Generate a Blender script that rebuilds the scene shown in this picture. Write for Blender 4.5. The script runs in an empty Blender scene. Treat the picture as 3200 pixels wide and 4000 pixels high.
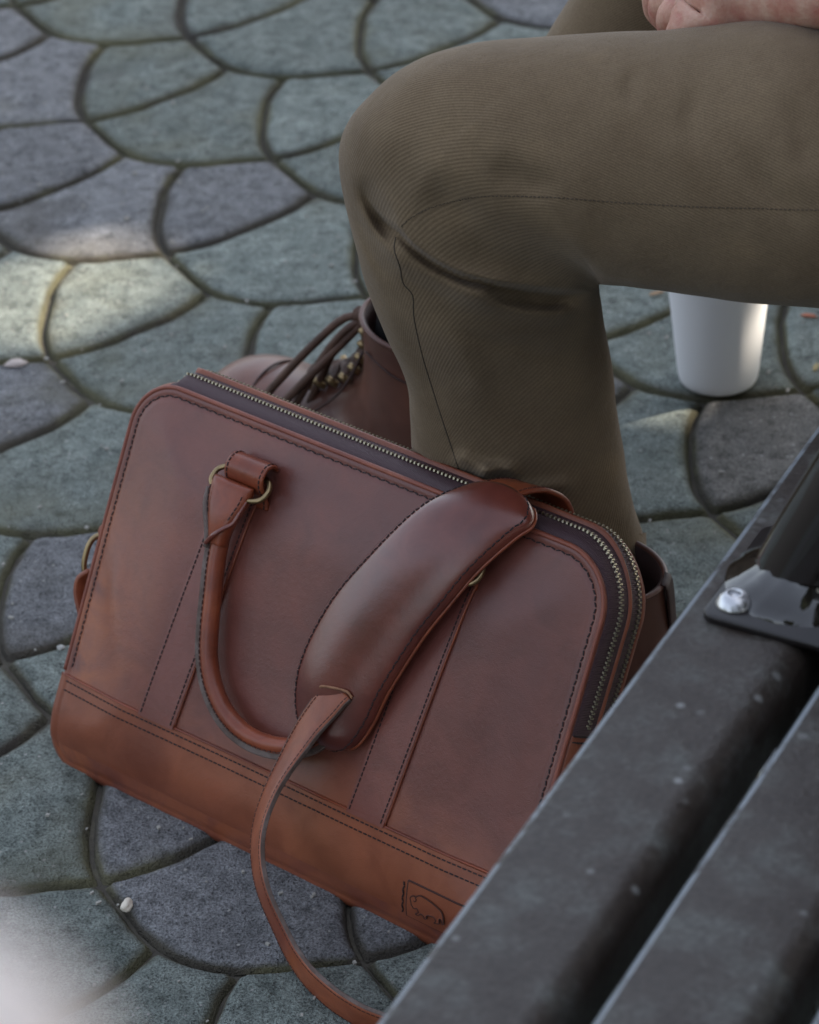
import bpy, bmesh, math, random
import numpy as np
from mathutils import Vector, Matrix, noise
from mathutils.bvhtree import BVHTree
random.seed(7); R=math.radians
S=bpy.context.scene; C=S.collection

# ------------------------------------------------------------------ camera, sky, sun
cam_d=bpy.data.cameras.new('camera'); cam=bpy.data.objects.new('camera',cam_d); C.objects.link(cam)
r_=Vector((0.99867348,-0.02807035,-0.04316647)); u_=Vector((0.05149067,0.54443094,0.83722378)); f_=u_.cross(r_)
M=Matrix((( r_.x,u_.x,-f_.x,0),(r_.y,u_.y,-f_.y,0),(r_.z,u_.z,-f_.z,1.52),(0,0,0,1)))
cam.matrix_world=M
cam_d.sensor_fit='VERTICAL'; cam_d.sensor_height=36.0; cam_d.lens=36*14045.3/4000
cam_d.clip_start=.05; cam_d.clip_end=500
cam_d.dof.use_dof=True; cam_d.dof.focus_distance=2.27; cam_d.dof.aperture_fstop=11; cam_d.dof.aperture_blades=7
S.camera=cam
SUN=Vector((.718,.192,.669)).normalized()
w=bpy.data.worlds.new('World'); S.world=w; w.use_nodes=True
nt=w.node_tree; bg=nt.nodes['Background']; sky=nt.nodes.new('ShaderNodeTexSky'); sky.sky_type='NISHITA'
sky.sun_disc=False; sky.sun_elevation=math.asin(SUN.z); sky.sun_rotation=math.atan2(SUN.x,SUN.y)
sky.air_density=1.0; sky.dust_density=2.5; sky.ozone_density=1.0
hs_=nt.nodes.new('ShaderNodeHueSaturation'); hs_.inputs['Saturation'].default_value=.50; nt.links.new(sky.outputs[0],hs_.inputs['Color']); nt.links.new(hs_.outputs[0],bg.inputs[0]); bg.inputs[1].default_value=.10
sl=bpy.data.lights.new('sun','SUN'); so=bpy.data.objects.new('sun',sl); C.objects.link(so)
sl.energy=2.5; sl.angle=R(.55); sl.color=(1,.87,.72); so.rotation_euler=SUN.to_track_quat('Z','Y').to_euler(); so.location=(4,2,6)
S.view_settings.view_transform='Standard'; S.view_settings.look='None'; S.view_settings.gamma=1; S.view_settings.use_curve_mapping=False
S.view_settings.exposure=2.18
S.cycles.use_adaptive_sampling=True; S.cycles.use_denoising=True

# ------------------------------------------------------------------ helpers
def link(o,parent=None,mat=None):
    C.objects.link(o)
    if parent is not None: o.parent=parent
    if mat is not None: o.data.materials.append(mat)
    return o
def mk(name,V,F,mat=None,parent=None,smooth=True,uv=None,kind=None):
    me=bpy.data.meshes.new(name); me.from_pydata([tuple(v) for v in V],[],[tuple(f) for f in F]); me.update()
    if uv is not None:
        l=me.uv_layers.new(name='UVMap'); li=np.empty(len(me.loops),dtype=np.int32); me.loops.foreach_get('vertex_index',li)
        l.data.foreach_set('uv',np.asarray(uv,dtype=np.float32)[li].ravel())
    if smooth: me.polygons.foreach_set('use_smooth',[True]*len(me.polygons))
    o=bpy.data.objects.new(name,me); link(o,parent,mat)
    if kind: o['kind']=kind
    return o
def tag(o,label,cat,group=None):
    o['label']=label; o['category']=cat
    if group: o['group']=group
    return o
def empty(name,label,cat,loc=(0,0,0),rz=0,mat=None):
    o=bpy.data.objects.new(name,None); C.objects.link(o); o.empty_display_size=.05
    if mat is not None: o.matrix_world=mat
    else: o.location=loc; o.rotation_euler=(0,0,rz)
    return tag(o,label,cat)
def cat(P,n,closed=False):
    """Catmull-Rom through points, n samples evenly by arc length"""
    P=np.array(P,float); k=len(P); out=[]
    seg=k if closed else k-1
    for i in range(seg):
        p1=P[i]; p2=P[(i+1)%k]
        p0=P[i-1] if (closed or i>0) else 2*p1-p2
        p3=P[(i+2)%k] if (closed or i<k-2) else 2*p2-p1
        for t in np.linspace(0,1,24,endpoint=False):
            out.append(.5*((2*p1)+(-p0+p2)*t+(2*p0-5*p1+4*p2-p3)*t*t+(-p0+3*p1-3*p2+p3)*t**3))
    out.append(P[0] if closed else P[-1]); out=np.array(out)
    d=np.r_[0,np.cumsum(np.linalg.norm(np.diff(out[:,:3],axis=0),axis=1))]
    s=np.linspace(0,d[-1],n+1 if closed else n)
    if closed: s=s[:-1]
    return np.stack([np.interp(s,d,out[:,j]) for j in range(out.shape[1])],1)
def loft(rings,closed_ring=True,cap0=False,cap1=False,base=0):
    V=[];F=[];m=len(rings[0])
    for r in rings: V+=list(r)
    for i in range(len(rings)-1):
        for j in range(m if closed_ring else m-1):
            a=base+i*m+j; b=base+i*m+(j+1)%m; F.append((a,b,b+m,a+m))
    if cap0: F.append(tuple(base+j for j in range(m))[::-1])
    if cap1: F.append(tuple(base+(len(rings)-1)*m+j for j in range(m)))
    return V,F
def frames(P,up=(0,0,1),closed=False):
    P=np.array(P,float); T=np.gradient(P,axis=0)
    if closed: T=np.roll(P,-1,0)-np.roll(P,1,0)
    T/=np.linalg.norm(T,axis=1)[:,None]+1e-12
    N=[];n=np.array(up,float)
    for t in T:
        n=n-t*(n@t)
        if np.linalg.norm(n)<1e-6: n=np.array([1,.3,.2])-t*(np.array([1,.3,.2])@t)
        n/=np.linalg.norm(n); N.append(n)
    N=np.array(N); return T,N,np.cross(T,N)
def tube(P,rad,seg=12,up=(0,0,1),closed=False,flat=1.0,caps=True):
    P=np.array(P,float); T,N,B=frames(P,up,closed); n=len(P)
    rad=np.broadcast_to(np.array(rad,float),(n,)) if np.ndim(rad)<=1 else rad
    a=np.linspace(0,2*math.pi,seg,endpoint=False); rings=[]
    for i in range(n): rings.append(P[i]+np.outer(np.cos(a),N[i])*rad[i]*flat+np.outer(np.sin(a),B[i])*rad[i])
    if closed: rings.append(rings[0])
    return loft(rings,True,caps and not closed,caps and not closed)
class Acc:
    def __init__(s): s.V=[];s.F=[]
    def add(s,V,F):
        b=len(s.V); s.V+= [tuple(v) for v in V]; s.F+=[tuple(i+b for i in f) for f in F]; return s
    def box(s,c,ax,ay,az):
        c,ax,ay,az=[np.array(q,float) for q in (c,ax,ay,az)]
        V=[c+i*ax+j*ay+k*az for i in(-1,1) for j in(-1,1) for k in(-1,1)]
        s.add(V,[(0,1,3,2),(4,6,7,5),(0,4,5,1),(2,3,7,6),(0,2,6,4),(1,5,7,3)])
    def mk(s,name,mat,parent=None,**k): return mk(name,s.V,s.F,mat,parent,**k)
def stitches(acc,P,Nrm,step=.0037,ln=.0026,wd=.0004,h=.00035,slant=.0):
    """small thread pieces along the polyline P with surface normals Nrm"""
    P=np.array(P,float); Nrm=np.array(Nrm,float)
    if Nrm.ndim==1: Nrm=np.tile(Nrm,(len(P),1))
    d=np.r_[0,np.cumsum(np.linalg.norm(np.diff(P,axis=0),axis=1))]
    k=int(d[-1]/step)
    for i in range(k):
        s0=(i+.15)*step; q=lambda s:np.array([np.interp(s,d,P[:,j]) for j in range(3)])
        a=q(s0); b=q(s0+ln); n=np.array([np.interp(s0,d,Nrm[:,j]) for j in range(3)]); n/=np.linalg.norm(n)
        t=(b-a); L=np.linalg.norm(t)
        if L<1e-6: continue
        t/=L; bt=np.cross(n,t); sl=slant*(1 if i%2 else -1)
        t2=t+bt*sl
        acc.box((a+b)/2+n*h*.3,t2*L/2,bt*wd,n*h)
def ribbon(P,Wd,width,thick,crown=0,edge_r=.3):
    """strap: centre line P, width directions Wd, full width, thickness -> closed loft; returns V,F,top normals"""
    P=np.array(P,float); n=len(P); T=np.gradient(P,axis=0); T/=np.linalg.norm(T,axis=1)[:,None]
    Wd=np.array(Wd,float); Wd=Wd-T*np.sum(Wd*T,1)[:,None]; Wd/=np.linalg.norm(Wd,axis=1)[:,None]
    Nn=np.cross(Wd,T); width=np.broadcast_to(width,(n,)); 
    prof=[(-1,0),(-.97,.38),(-.9,.5),(-.6,.5),(-.2,.5),(.2,.5),(.6,.5),(.9,.5),(.97,.38),(1,0),(.97,-.38),(.9,-.5),(.3,-.5),(-.3,-.5),(-.9,-.5),(-.97,-.38)]
    rings=[]
    for i in range(n):
        rings.append([P[i]+Wd[i]*x*width[i]/2+Nn[i]*(z*thick+(crown*(1-x*x) if z>0 else 0)) for x,z in prof])
    V,F=loft(rings,True,True,True); return V,F,Nn,Wd
# ------------------------------------------------------------------ materials
def nodes(name):
    m=bpy.data.materials.new(name); m.use_nodes=True; t=m.node_tree; b=t.nodes['Principled BSDF']; return m,t,b
def N(t,ty,**k):
    n=t.nodes.new(ty)
    for a,v in k.items():
        if a.startswith('i_'): n.inputs[a[2:].replace('_',' ')].default_value=v
        else: setattr(n,a,v)
    return n
def ramp(t,src,stops,interp='LINEAR'):
    r=t.nodes.new('ShaderNodeValToRGB'); r.color_ramp.interpolation=interp; e=r.color_ramp.elements
    while len(e)<len(stops): e.new(.5)
    for el,(p,c) in zip(e,stops): el.position=p; el.color=(*c,1) if len(c)==3 else c
    t.links.new(src,r.inputs[0]); return r
def noise_(t,vec,scale,detail=4,rough=.55,dist=0):
    n=N(t,'ShaderNodeTexNoise'); n.inputs['Scale'].default_value=scale; n.inputs['Detail'].default_value=detail
    n.inputs['Roughness'].default_value=rough; n.inputs['Distortion'].default_value=dist; t.links.new(vec,n.inputs['Vector']); return n
def bump(t,h,strength,dist,prev=None):
    b=N(t,'ShaderNodeBump'); b.inputs['Strength'].default_value=strength; b.inputs['Distance'].default_value=dist
    t.links.new(h,b.inputs['Height'])
    if prev: t.links.new(prev.outputs[0],b.inputs['Normal'])
    return b
def mix(t,a,b,f,mode='MIX'):
    m=N(t,'ShaderNodeMix',data_type='RGBA',blend_type=mode)
    for s,v in ((6,a),(7,b),(0,f)):
        if hasattr(v,'is_linked') or isinstance(v,bpy.types.NodeSocket): t.links.new(v,m.inputs[s])
        else: m.inputs[s].default_value=(*v,1) if isinstance(v,tuple) and len(v)==3 else v
    return m.outputs[2]
def plain(name,col,rough=.5,metal=0,coat=0,spec=.5):
    m,t,b=nodes(name); b.inputs['Base Color'].default_value=(*col,1); b.inputs['Roughness'].default_value=rough
    b.inputs['Metallic'].default_value=metal; b.inputs['Coat Weight'].default_value=coat; b.inputs['Specular IOR Level'].default_value=spec; return m
def leather(name,dark,mid,light,rough=.42,coat=.0,bs=.25,scale=7,spec=.38,pull=None):
    m,t,b=nodes(name); tc=N(t,'ShaderNodeTexCoord'); v=tc.outputs['Object']
    n1=noise_(t,v,scale,3,.5,.4); n2=noise_(t,v,scale*4.5,4,.6,.8); n3=noise_(t,v,1400,2,.5); n4=noise_(t,v,260,3,.6)
    r=ramp(t,n1.outputs[0],[(.32,dark),(.52,mid),(.72,light)])
    c=mix(t,r.outputs[0],(1,1,1),0.0)
    r2=ramp(t,n2.outputs[0],[(.3,(.78,.74,.74)),(.6,(1,1,1)),(.8,(1.12,1.05,1.0))])
    c=mix(t,r.outputs[0],r2.outputs[0],1.0,'MULTIPLY')
    if pull:  # lighter pull-up tone where this leather has been flexed (towards the worn side edge and the base seam)
        sx=N(t,'ShaderNodeSeparateXYZ'); t.links.new(v,sx.inputs[0])
        a=N(t,'ShaderNodeMapRange'); a.inputs[1].default_value=.075; a.inputs[2].default_value=-.005; t.links.new(sx.outputs[0],a.inputs[0])
        z=N(t,'ShaderNodeMapRange'); z.inputs[1].default_value=.105; z.inputs[2].default_value=.066; t.links.new(sx.outputs[2],z.inputs[0])
        z2=N(t,'ShaderNodeMapRange'); z2.inputs[1].default_value=.26; z2.inputs[2].default_value=.12; t.links.new(sx.outputs[2],z2.inputs[0])
        aa=N(t,'ShaderNodeMath',operation='MULTIPLY'); t.links.new(a.outputs[0],aa.inputs[0]); t.links.new(z2.outputs[0],aa.inputs[1])
        zz=N(t,'ShaderNodeMath',operation='MULTIPLY'); t.links.new(z.outputs[0],zz.inputs[0]); zz.inputs[1].default_value=.45
        mx=N(t,'ShaderNodeMath',operation='MAXIMUM'); t.links.new(aa.outputs[0],mx.inputs[0]); t.links.new(zz.outputs[0],mx.inputs[1])
        nn=noise_(t,v,18,4,.6,1.2); nr=N(t,'ShaderNodeMapRange'); nr.inputs[1].default_value=.34; nr.inputs[2].default_value=.62; t.links.new(nn.outputs[0],nr.inputs[0])
        mm=N(t,'ShaderNodeMath',operation='MULTIPLY'); t.links.new(mx.outputs[0],mm.inputs[0]); t.links.new(nr.outputs[0],mm.inputs[1]); c=mix(t,c,pull,mm.outputs[0])
    t.links.new(c,b.inputs['Base Color'])
    rr=N(t,'ShaderNodeMapRange'); rr.inputs[3].default_value=rough-.07; rr.inputs[4].default_value=rough+.1; t.links.new(n2.outputs[0],rr.inputs[0])
    t.links.new(rr.outputs[0],b.inputs['Roughness'])
    vv=N(t,'ShaderNodeTexVoronoi',feature='DISTANCE_TO_EDGE'); vv.inputs['Scale'].default_value=620; t.links.new(v,vv.inputs['Vector']); b0=bump(t,vv.outputs['Distance'],bs*.5,.0004); b1=bump(t,n3.outputs[0],bs*1.3,.0004,b0); b2=bump(t,n4.outputs[0],bs*.9,.0008,b1); t.links.new(b2.outputs[0],b.inputs['Normal'])
    b.inputs['Coat Weight'].default_value=coat; b.inputs['Coat Roughness'].default_value=.3; b.inputs['Specular IOR Level'].default_value=spec
    return m
LF=leather('bag_leather',(.125,.036,.027),(.170,.049,.034),(.225,.068,.040),.37,.18,spec=.5,pull=(.36,.105,.036))
LF2=leather('strip_leather',(.150,.042,.034),(.195,.058,.044),(.24,.075,.050),.33,.25,spec=.5)
LB=leather('bag_base_leather',(.175,.050,.028),(.245,.073,.036),(.32,.102,.047),.40,.14)
LE=leather('edge_leather',(.20,.056,.036),(.24,.070,.043),(.28,.088,.05),.42,.05,.2,20)
LS=leather('strap_leather',(.20,.052,.027),(.26,.074,.034),(.33,.102,.043),.38,.08,.2,14)
LP=leather('pad_leather',(.11,.025,.018),(.155,.036,.024),(.21,.052,.030),.22,.7,.2,11)
LH=leather('handle_leather',(.16,.038,.019),(.23,.053,.023),(.31,.078,.030),.32,.2,.2,18)
RAW=leather('raw_leather_edge',(.09,.058,.045),(.135,.098,.085),(.19,.15,.135),.6,0,.6,60)
TAN=leather('cut_leather_edge',(.20,.09,.045),(.30,.15,.08),(.36,.19,.10),.7,0,.6,60)
BOOT=leather('boot_leather',(.075,.030,.021),(.115,.046,.031),(.17,.070,.046),.36,.2,.15,9)
BOOTD=leather('boot_lining',(.03,.014,.012),(.04,.018,.015),(.05,.024,.02),.6)
LACE=leather('boot_lace',(.055,.028,.018),(.08,.040,.026),(.11,.056,.035),.6,0,.5,60)
THREAD=plain('dark_thread',(.022,.012,.013),.8)
THREADB=plain('brown_thread',(.05,.018,.014),.8)
BRASS=plain('antique_brass',(.30,.22,.12),.33,1)
TEETH=plain('zip_metal',(.36,.32,.235),.38,1)
SOLE=plain('boot_sole',(.05,.028,.018),.6)
SOCKB=plain('black_sock',(.010,.009,.009),.95,spec=.05)
SOCKW=plain('white_sock',(.55,.56,.57),.95,spec=.15)
# zip tape: fine ribs
def tape():
    m,t,b=nodes('zip_tape'); g=N(t,'ShaderNodeUVMap'); sx=N(t,'ShaderNodeSeparateXYZ'); t.links.new(g.outputs[0],sx.inputs[0])
    mm=N(t,'ShaderNodeMath',operation='MULTIPLY'); mm.inputs[1].default_value=2*math.pi/.0011; t.links.new(sx.outputs[0],mm.inputs[0])
    sn=N(t,'ShaderNodeMath',operation='SINE'); t.links.new(mm.outputs[0],sn.inputs[0])
    bb=bump(t,sn.outputs[0],.5,.0003); t.links.new(bb.outputs[0],b.inputs['Normal'])
    b.inputs['Base Color'].default_value=(.058,.028,.034,1); b.inputs['Roughness'].default_value=.6; return m
TAPE=tape()
def twill():
    m,t,b=nodes('twill_cloth'); g=N(t,'ShaderNodeUVMap'); tc=N(t,'ShaderNodeTexCoord'); ob=tc.outputs['Object']
    nw=noise_(t,ob,35,2); 
    sx=N(t,'ShaderNodeSeparateXYZ'); t.links.new(g.outputs[0],sx.inputs[0])
    A=R(68); per=.00160
    m1=N(t,'ShaderNodeMath',operation='MULTIPLY'); m1.inputs[1].default_value=math.cos(A)*2*math.pi/per; t.links.new(sx.outputs[0],m1.inputs[0])
    m2=N(t,'ShaderNodeMath',operation='MULTIPLY_ADD'); m2.inputs[1].default_value=math.sin(A)*2*math.pi/per; t.links.new(sx.outputs[1],m2.inputs[0]); t.links.new(m1.outputs[0],m2.inputs[2])
    m3=N(t,'ShaderNodeMath',operation='MULTIPLY_ADD'); m3.inputs[1].default_value=5.0; t.links.new(nw.outputs[0],m3.inputs[0]); t.links.new(m2.outputs[0],m3.inputs[2])
    sn=N(t,'ShaderNodeMath',operation='SINE'); t.links.new(m3.outputs[0],sn.inputs[0])
    mr=N(t,'ShaderNodeMapRange'); mr.inputs[1].default_value=-1; t.links.new(sn.outputs[0],mr.inputs[0])
    n1=noise_(t,ob,900,2); n2=noise_(t,ob,16,4,.6)
    base=ramp(t,n2.outputs[0],[(.3,(.150,.106,.064)),(.55,(.182,.132,.082)),(.75,(.218,.156,.094))])
    c=mix(t,(.84,.83,.82),(1.10,1.10,1.09),mr.outputs[0]); c=mix(t,base.outputs[0],c,1.0,'MULTIPLY')
    r2=ramp(t,n1.outputs[0],[(.3,(.85,.85,.85)),(.7,(1.12,1.12,1.12))]); c=mix(t,c,r2.outputs[0],1.0,'MULTIPLY')
    t.links.new(c,b.inputs['Base Color']); b.inputs['Roughness'].default_value=.85; b.inputs['Specular IOR Level'].default_value=.2
    b.inputs['Sheen Weight'].default_value=.12; b.inputs['Sheen Roughness'].default_value=.45
    b1=bump(t,mr.outputs[0],.35,.0004); b2=bump(t,n1.outputs[0],.35,.0004,b1); n5=noise_(t,ob,60,3,.6); b3=bump(t,n5.outputs[0],.35,.003,b2)
    t.links.new(b3.outputs[0],b.inputs['Normal']); return m
TWILL=twill()
def stone(name,cols,moss):
    m,t,b=nodes(name); tc=N(t,'ShaderNodeTexCoord'); oi=N(t,'ShaderNodeObjectInfo'); geo=N(t,'ShaderNodeNewGeometry')
    v=geo.outputs['Position']
    n1=noise_(t,v,9,4,.6); n2=noise_(t,v,70,5,.7); n3=noise_(t,v,560,3,.7); n4=noise_(t,v,26,4,.6,.6)
    vo=N(t,'ShaderNodeTexVoronoi'); vo.inputs['Scale'].default_value=300; t.links.new(v,vo.inputs['Vector'])
    vo2=N(t,'ShaderNodeTexVoronoi'); vo2.inputs['Scale'].default_value=130; t.links.new(v,vo2.inputs['Vector'])
    base=ramp(t,n4.outputs[0],[(.3,cols[0]),(.5,cols[1]),(.7,cols[2])])
    r1=ramp(t,n2.outputs[0],[(.30,(.42,.42,.42)),(.48,(.98,.98,.98)),(.72,(1.35,1.35,1.35))]); c=mix(t,base.outputs[0],r1.outputs[0],1.0,'MULTIPLY')
    r3=ramp(t,n3.outputs[0],[(.32,(.45,.45,.45)),(.5,(1.0,1.0,1.0)),(.7,(1.45,1.45,1.45))]); c=mix(t,c,r3.outputs[0],1.0,'MULTIPLY')
    # pale grit specks: a random few cells
    pt=N(t,'ShaderNodeTexVoronoi'); pt.inputs['Scale'].default_value=520; t.links.new(v,pt.inputs['Vector']); pr=ramp(t,pt.outputs['Distance'],[(.12,(.45,.45,.45)),(.34,(1,1,1))]); c=mix(t,c,pr.outputs[0],.8,'MULTIPLY')
    sp=ramp(t,vo.outputs['Color'],[(.86,(0,0,0)),(.90,(1,1,1))]); spd=ramp(t,vo.outputs['Distance'],[(.28,(1,1,1)),(.42,(0,0,0))])
    sm=mix(t,sp.outputs[0],spd.outputs[0],1.0,'MULTIPLY'); c=mix(t,c,(.42,.42,.40),sm)
    # per stone brightness
    mr=N(t,'ShaderNodeMapRange'); mr.inputs[3].default_value=.86; mr.inputs[4].default_value=1.12; t.links.new(oi.outputs['Random'],mr.inputs[0])
    cx=N(t,'ShaderNodeCombineXYZ'); [t.links.new(mr.outputs[0],cx.inputs[i]) for i in range(3)]
    c=mix(t,c,cx.outputs[0],1.0,'MULTIPLY')
    # moss and dirt low on the flanks
    sz=N(t,'ShaderNodeSeparateXYZ'); t.links.new(v,sz.inputs[0])
    mz=N(t,'ShaderNodeMapRange'); mz.inputs[1].default_value=-.0038; mz.inputs[2].default_value=-.0006; mz.inputs[3].default_value=1; mz.inputs[4].default_value=0; t.links.new(sz.outputs[2],mz.inputs[0])
    nm=ramp(t,n1.outputs[0],[(.35,(.085,.076,.064)),(.52,moss),(.66,(.18,.172,.10))]); c=mix(t,c,nm.outputs[0],mz.outputs[0])
    t.links.new(c,b.inputs['Base Color']); b.inputs['Roughness'].default_value=.88; b.inputs['Specular IOR Level'].default_value=.3
    b1=bump(t,n2.outputs[0],1.0,.005); b2=bump(t,n3.outputs[0],.9,.0022,b1); b3=bump(t,pt.outputs['Distance'],.55,.0016,b2); t.links.new(b3.outputs[0],b.inputs['Normal']); return m
ST_G=stone('green_paver',((.165,.196,.180),(.215,.249,.230),(.265,.301,.277)),(.13,.125,.075))
ST_P=stone('violet_paver',((.178,.182,.190),(.230,.235,.245),(.278,.284,.296)),(.095,.085,.065))
ST_B=stone('brown_paver',((.14,.135,.125),(.175,.168,.155),(.21,.20,.185)),(.08,.075,.05))

# ------------------------------------------------------------------ ground and pavement
def soil():
    m,t,b=nodes('joint_soil'); geo=N(t,'ShaderNodeNewGeometry'); n1=noise_(t,geo.outputs['Position'],40,6,.7); n2=noise_(t,geo.outputs['Position'],600,2)
    r=ramp(t,n1.outputs[0],[(.3,(.045,.040,.034)),(.55,(.080,.072,.056)),(.75,(.12,.112,.075))]); t.links.new(r.outputs[0],b.inputs['Base Color'])
    b.inputs['Roughness'].default_value=.95; bb=bump(t,n2.outputs[0],.6,.002); t.links.new(bb.outputs[0],b.inputs['Normal']); return m
g=mk('ground',[(-150,-150,-.0085),(150,-150,-.0085),(150,150,-.0085),(-150,150,-.0085)],[(0,1,2,3)],soil(),smooth=False); g['kind']='structure'
pav=bpy.data.objects.new('pavement',None); C.objects.link(pav); pav['kind']='structure'; pav.location=(-.2849,3.0441,0); pav.rotation_euler=(0,0,R(-28.4705))
d,e=.19986,.19423
BOT=[(0,0),(.06,.045),(.13,.09),(.23,.165),(.343,.222),(.42,.245),(.5,.253),(.58,.245),(.657,.222),(.77,.165),(.87,.09),(.94,.045),(1,0)]
SID=[(0,0),(.055,-.055),(.11,-.12),(.17,-.22),(.235,-.36),(.295,-.5),(.33,-.64),(.343,-.772)]
def qpoly():  # small upper scale; origin at its lower tip X
    L=[(-x,y) for x,y in SID]; Rr=SID
    # top: from T_R of circle(-1,-1) up the arc to X(0,-1), then down to T_L of circle(0,-1)
    tl=[(x-1,y-1) for x,y in BOT if x>.657]; tr=[(x,y-1) for x,y in BOT if 0<x<.343]
    return L+tl[0:]+tr+Rr[::-1][:-1]
def ppoly():  # wide scale; origin at its left node X
    bot=BOT; right=[(1-x,y) for x,y in SID][1:]; top=[(x,y-1) for x,y in BOT if .343<x<.657][::-1]; left=[(x,y) for x,y in SID][::-1][:-1]
    return bot+right+top+left
def resample(P,n):
    P=np.array(P+[P[0]],float); dd=np.r_[0,np.cumsum(np.linalg.norm(np.diff(P,axis=0),axis=1))]
    # keep corners: sample each edge
    out=[]
    for i in range(len(P)-1):
        k=max(1,round((dd[i+1]-dd[i])/dd[-1]*n))
        for j in range(k): out.append(P[i]+(P[i+1]-P[i])*j/k)
    return np.array(out)
def inset(P,a):
    if a>.5: return inset0(P,a)
    Q=inset0(P,a); A=P; B=np.roll(P,-1,0); AB=B-A; L2=np.sum(AB*AB,1)+1e-12; cen=P.mean(0)
    def dist(q):
        t=np.clip(np.sum((q-A)*AB,1)/L2,0,1); return np.min(np.linalg.norm(A+AB*t[:,None]-q,axis=1))
    for i in range(len(Q)):
        for _ in range(60):
            if dist(Q[i])>=a*.93: break
            v=cen-Q[i]; Q[i]=Q[i]+v/np.linalg.norm(v)*max(a*.08,.0003)
    return Q
def inset0(P,a):
    n=len(P); Q=np.roll(P,-1,0)-np.roll(P,1,0); Q/=np.linalg.norm(Q,axis=1)[:,None]+1e-9
    nr=np.stack([-Q[:,1],Q[:,0]],1)
    ar=np.sum(P[:,0]*np.roll(P[:,1],-1)-np.roll(P[:,0],-1)*P[:,1])
    if ar<0: nr=-nr
    return P+nr*a
def paver_mesh(poly,seed,grid=.008):
    from mathutils.geometry import delaunay_2d_cdt
    P=resample([(x*d,-y*e) for x,y in poly],72)
    ar=np.sum(P[:,0]*np.roll(P[:,1],-1)-np.roll(P[:,0],-1)*P[:,1])
    if ar<0: P=P[::-1]
    A=P; B=np.roll(P,-1,0); AB=B-A; L2=np.sum(AB*AB,1)+1e-12
    def dist(q):
        t=np.clip(np.sum((q-A)*AB,1)/L2,0,1); return np.min(np.linalg.norm(A+AB*t[:,None]-q,axis=1))
    def inside(q):
        x,y=q; c=False
        for (x1,y1),(x2,y2) in zip(A,B):
            if (y1>y)!=(y2>y) and x<(x2-x1)*(y-y1)/(y2-y1)+x1: c=not c
        return c
    out0=[Vector(p) for p in inset0(P,.0010)]; pts=list(out0); n=len(out0)
    for a in (.0020,.0038,.0062,.0094,.0132):
        for q in inset0(P,a):
            if dist(q)>=a*.93 and inside(q): pts.append(Vector(q))
    lo=P.min(0); hi=P.max(0)
    for x in np.arange(lo[0],hi[0],grid):
        for y in np.arange(lo[1],hi[1],grid):
            q=np.array([x+ (grid/2 if int(y/grid)%2 else 0),y])
            if inside(q) and dist(q)>.0165: pts.append(Vector(q))
    vo,eo,fo,_,_,_=delaunay_2d_cdt(pts,[(i,(i+1)%n) for i in range(n)],[list(range(n))],1,1e-6)
    V=[]
    for v in vo:
        q=np.array(v); dd=dist(q)+noise.noise(Vector((q[0]*60,q[1]*60,seed*3)))*.0010
        z=float(np.interp(dd,[.0008,.0014,.0026,.0044,.0070,.0102,.0140],[-.0105,-.0080,-.0050,-.0026,-.0011,-.0003,0]))
        z+=noise.noise(Vector((q[0]*22,q[1]*22,seed)))*.0014+noise.noise(Vector((q[0]*70,q[1]*70,seed)))*.0004
        V.append((q[0],q[1],z))
    me=bpy.data.meshes.new('paver'); me.from_pydata(V,[],[tuple(f) for f in fo]); me.polygons.foreach_set('use_smooth',[True]*len(fo)); me.update(); return me
QM=[paver_mesh(qpoly(),s) for s in range(3)]; PM=[paver_mesh(ppoly(),s+5) for s in range(3)]
LOW={'Q':paver_mesh(qpoly(),9,.03),'P':paver_mesh(ppoly(),9,.03)}
def withmat(me,m): q=me.copy(); q.materials.append(m); return q
MESH={(k,mi):[withmat(x,m) for x in L] for k,L in (('Q',QM),('P',PM)) for mi,m in (('g',ST_G),('p',ST_P),('b',ST_B))}
PURP={('P',0,1),('Q',1,1),('Q',0,1),('Q',2,4),('Q',3,5),('P',3,5),('Q',4,5),('Q',-1,0),('Q',3,2),('P',2,2),('P',1,-2),('Q',1,3),('Q',0,4),('P',1,5),('Q',5,6),('P',0,-3),('P',4,0)}
BRN={('Q',4,2),('Q',-1,1),('P',4,4)}
th=R(-28.4705); cells=[]
for i in range(-14,18):
    for j in range(-14,18):
        for k in 'PQ':
            cx,cy=((i+.5)*d,-(j-.3)*e) if k=='P' else (i*d,-(j-.55)*e)
            wx=-.2849+math.cos(th)*cx-math.sin(th)*cy; wy=3.0441+math.sin(th)*cx+math.cos(th)*cy
            if -1.5<wx<1.7 and .35<wy<4.6: cells.append(((wx-.02)**2*1.6+(wy-2.15)**2*.75,k,i,j))
cells.sort(); rest=Acc(); restp=Acc()
for n_,(dist,k,i,j) in enumerate(cells):
    mi='p' if (k,i,j) in PURP else 'b' if (k,i,j) in BRN else 'g'
    if dist>.9 and random.random()<.16: mi='p'
    me=MESH[(k,mi)][random.randrange(3)]
    rx,ry,dz=random.gauss(0,.006),random.gauss(0,.006),random.uniform(-.0012,.0012)
    cenx,ceny=((.5)*d,.3*e) if k=='P' else (0,.55*e)
    Mx=Matrix.Translation((i*d+cenx,-j*e+ceny,dz))@Matrix.Rotation(rx,4,'X')@Matrix.Rotation(ry,4,'Y')@Matrix.Translation((-cenx,-ceny,0))
    if n_<292:
        o=bpy.data.objects.new('paver',me); C.objects.link(o); o.parent=pav; o.matrix_local=Mx
    else:
        lm=LOW[k]; (restp if mi=='p' else rest).add([Mx@v.co for v in lm.vertices],[tuple(p.vertices) for p in lm.polygons])
rest.mk('paver_field',ST_G,pav,kind='stuff')
if restp.V: restp.mk('violet_paver_field',ST_P,pav,kind='stuff')

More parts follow.
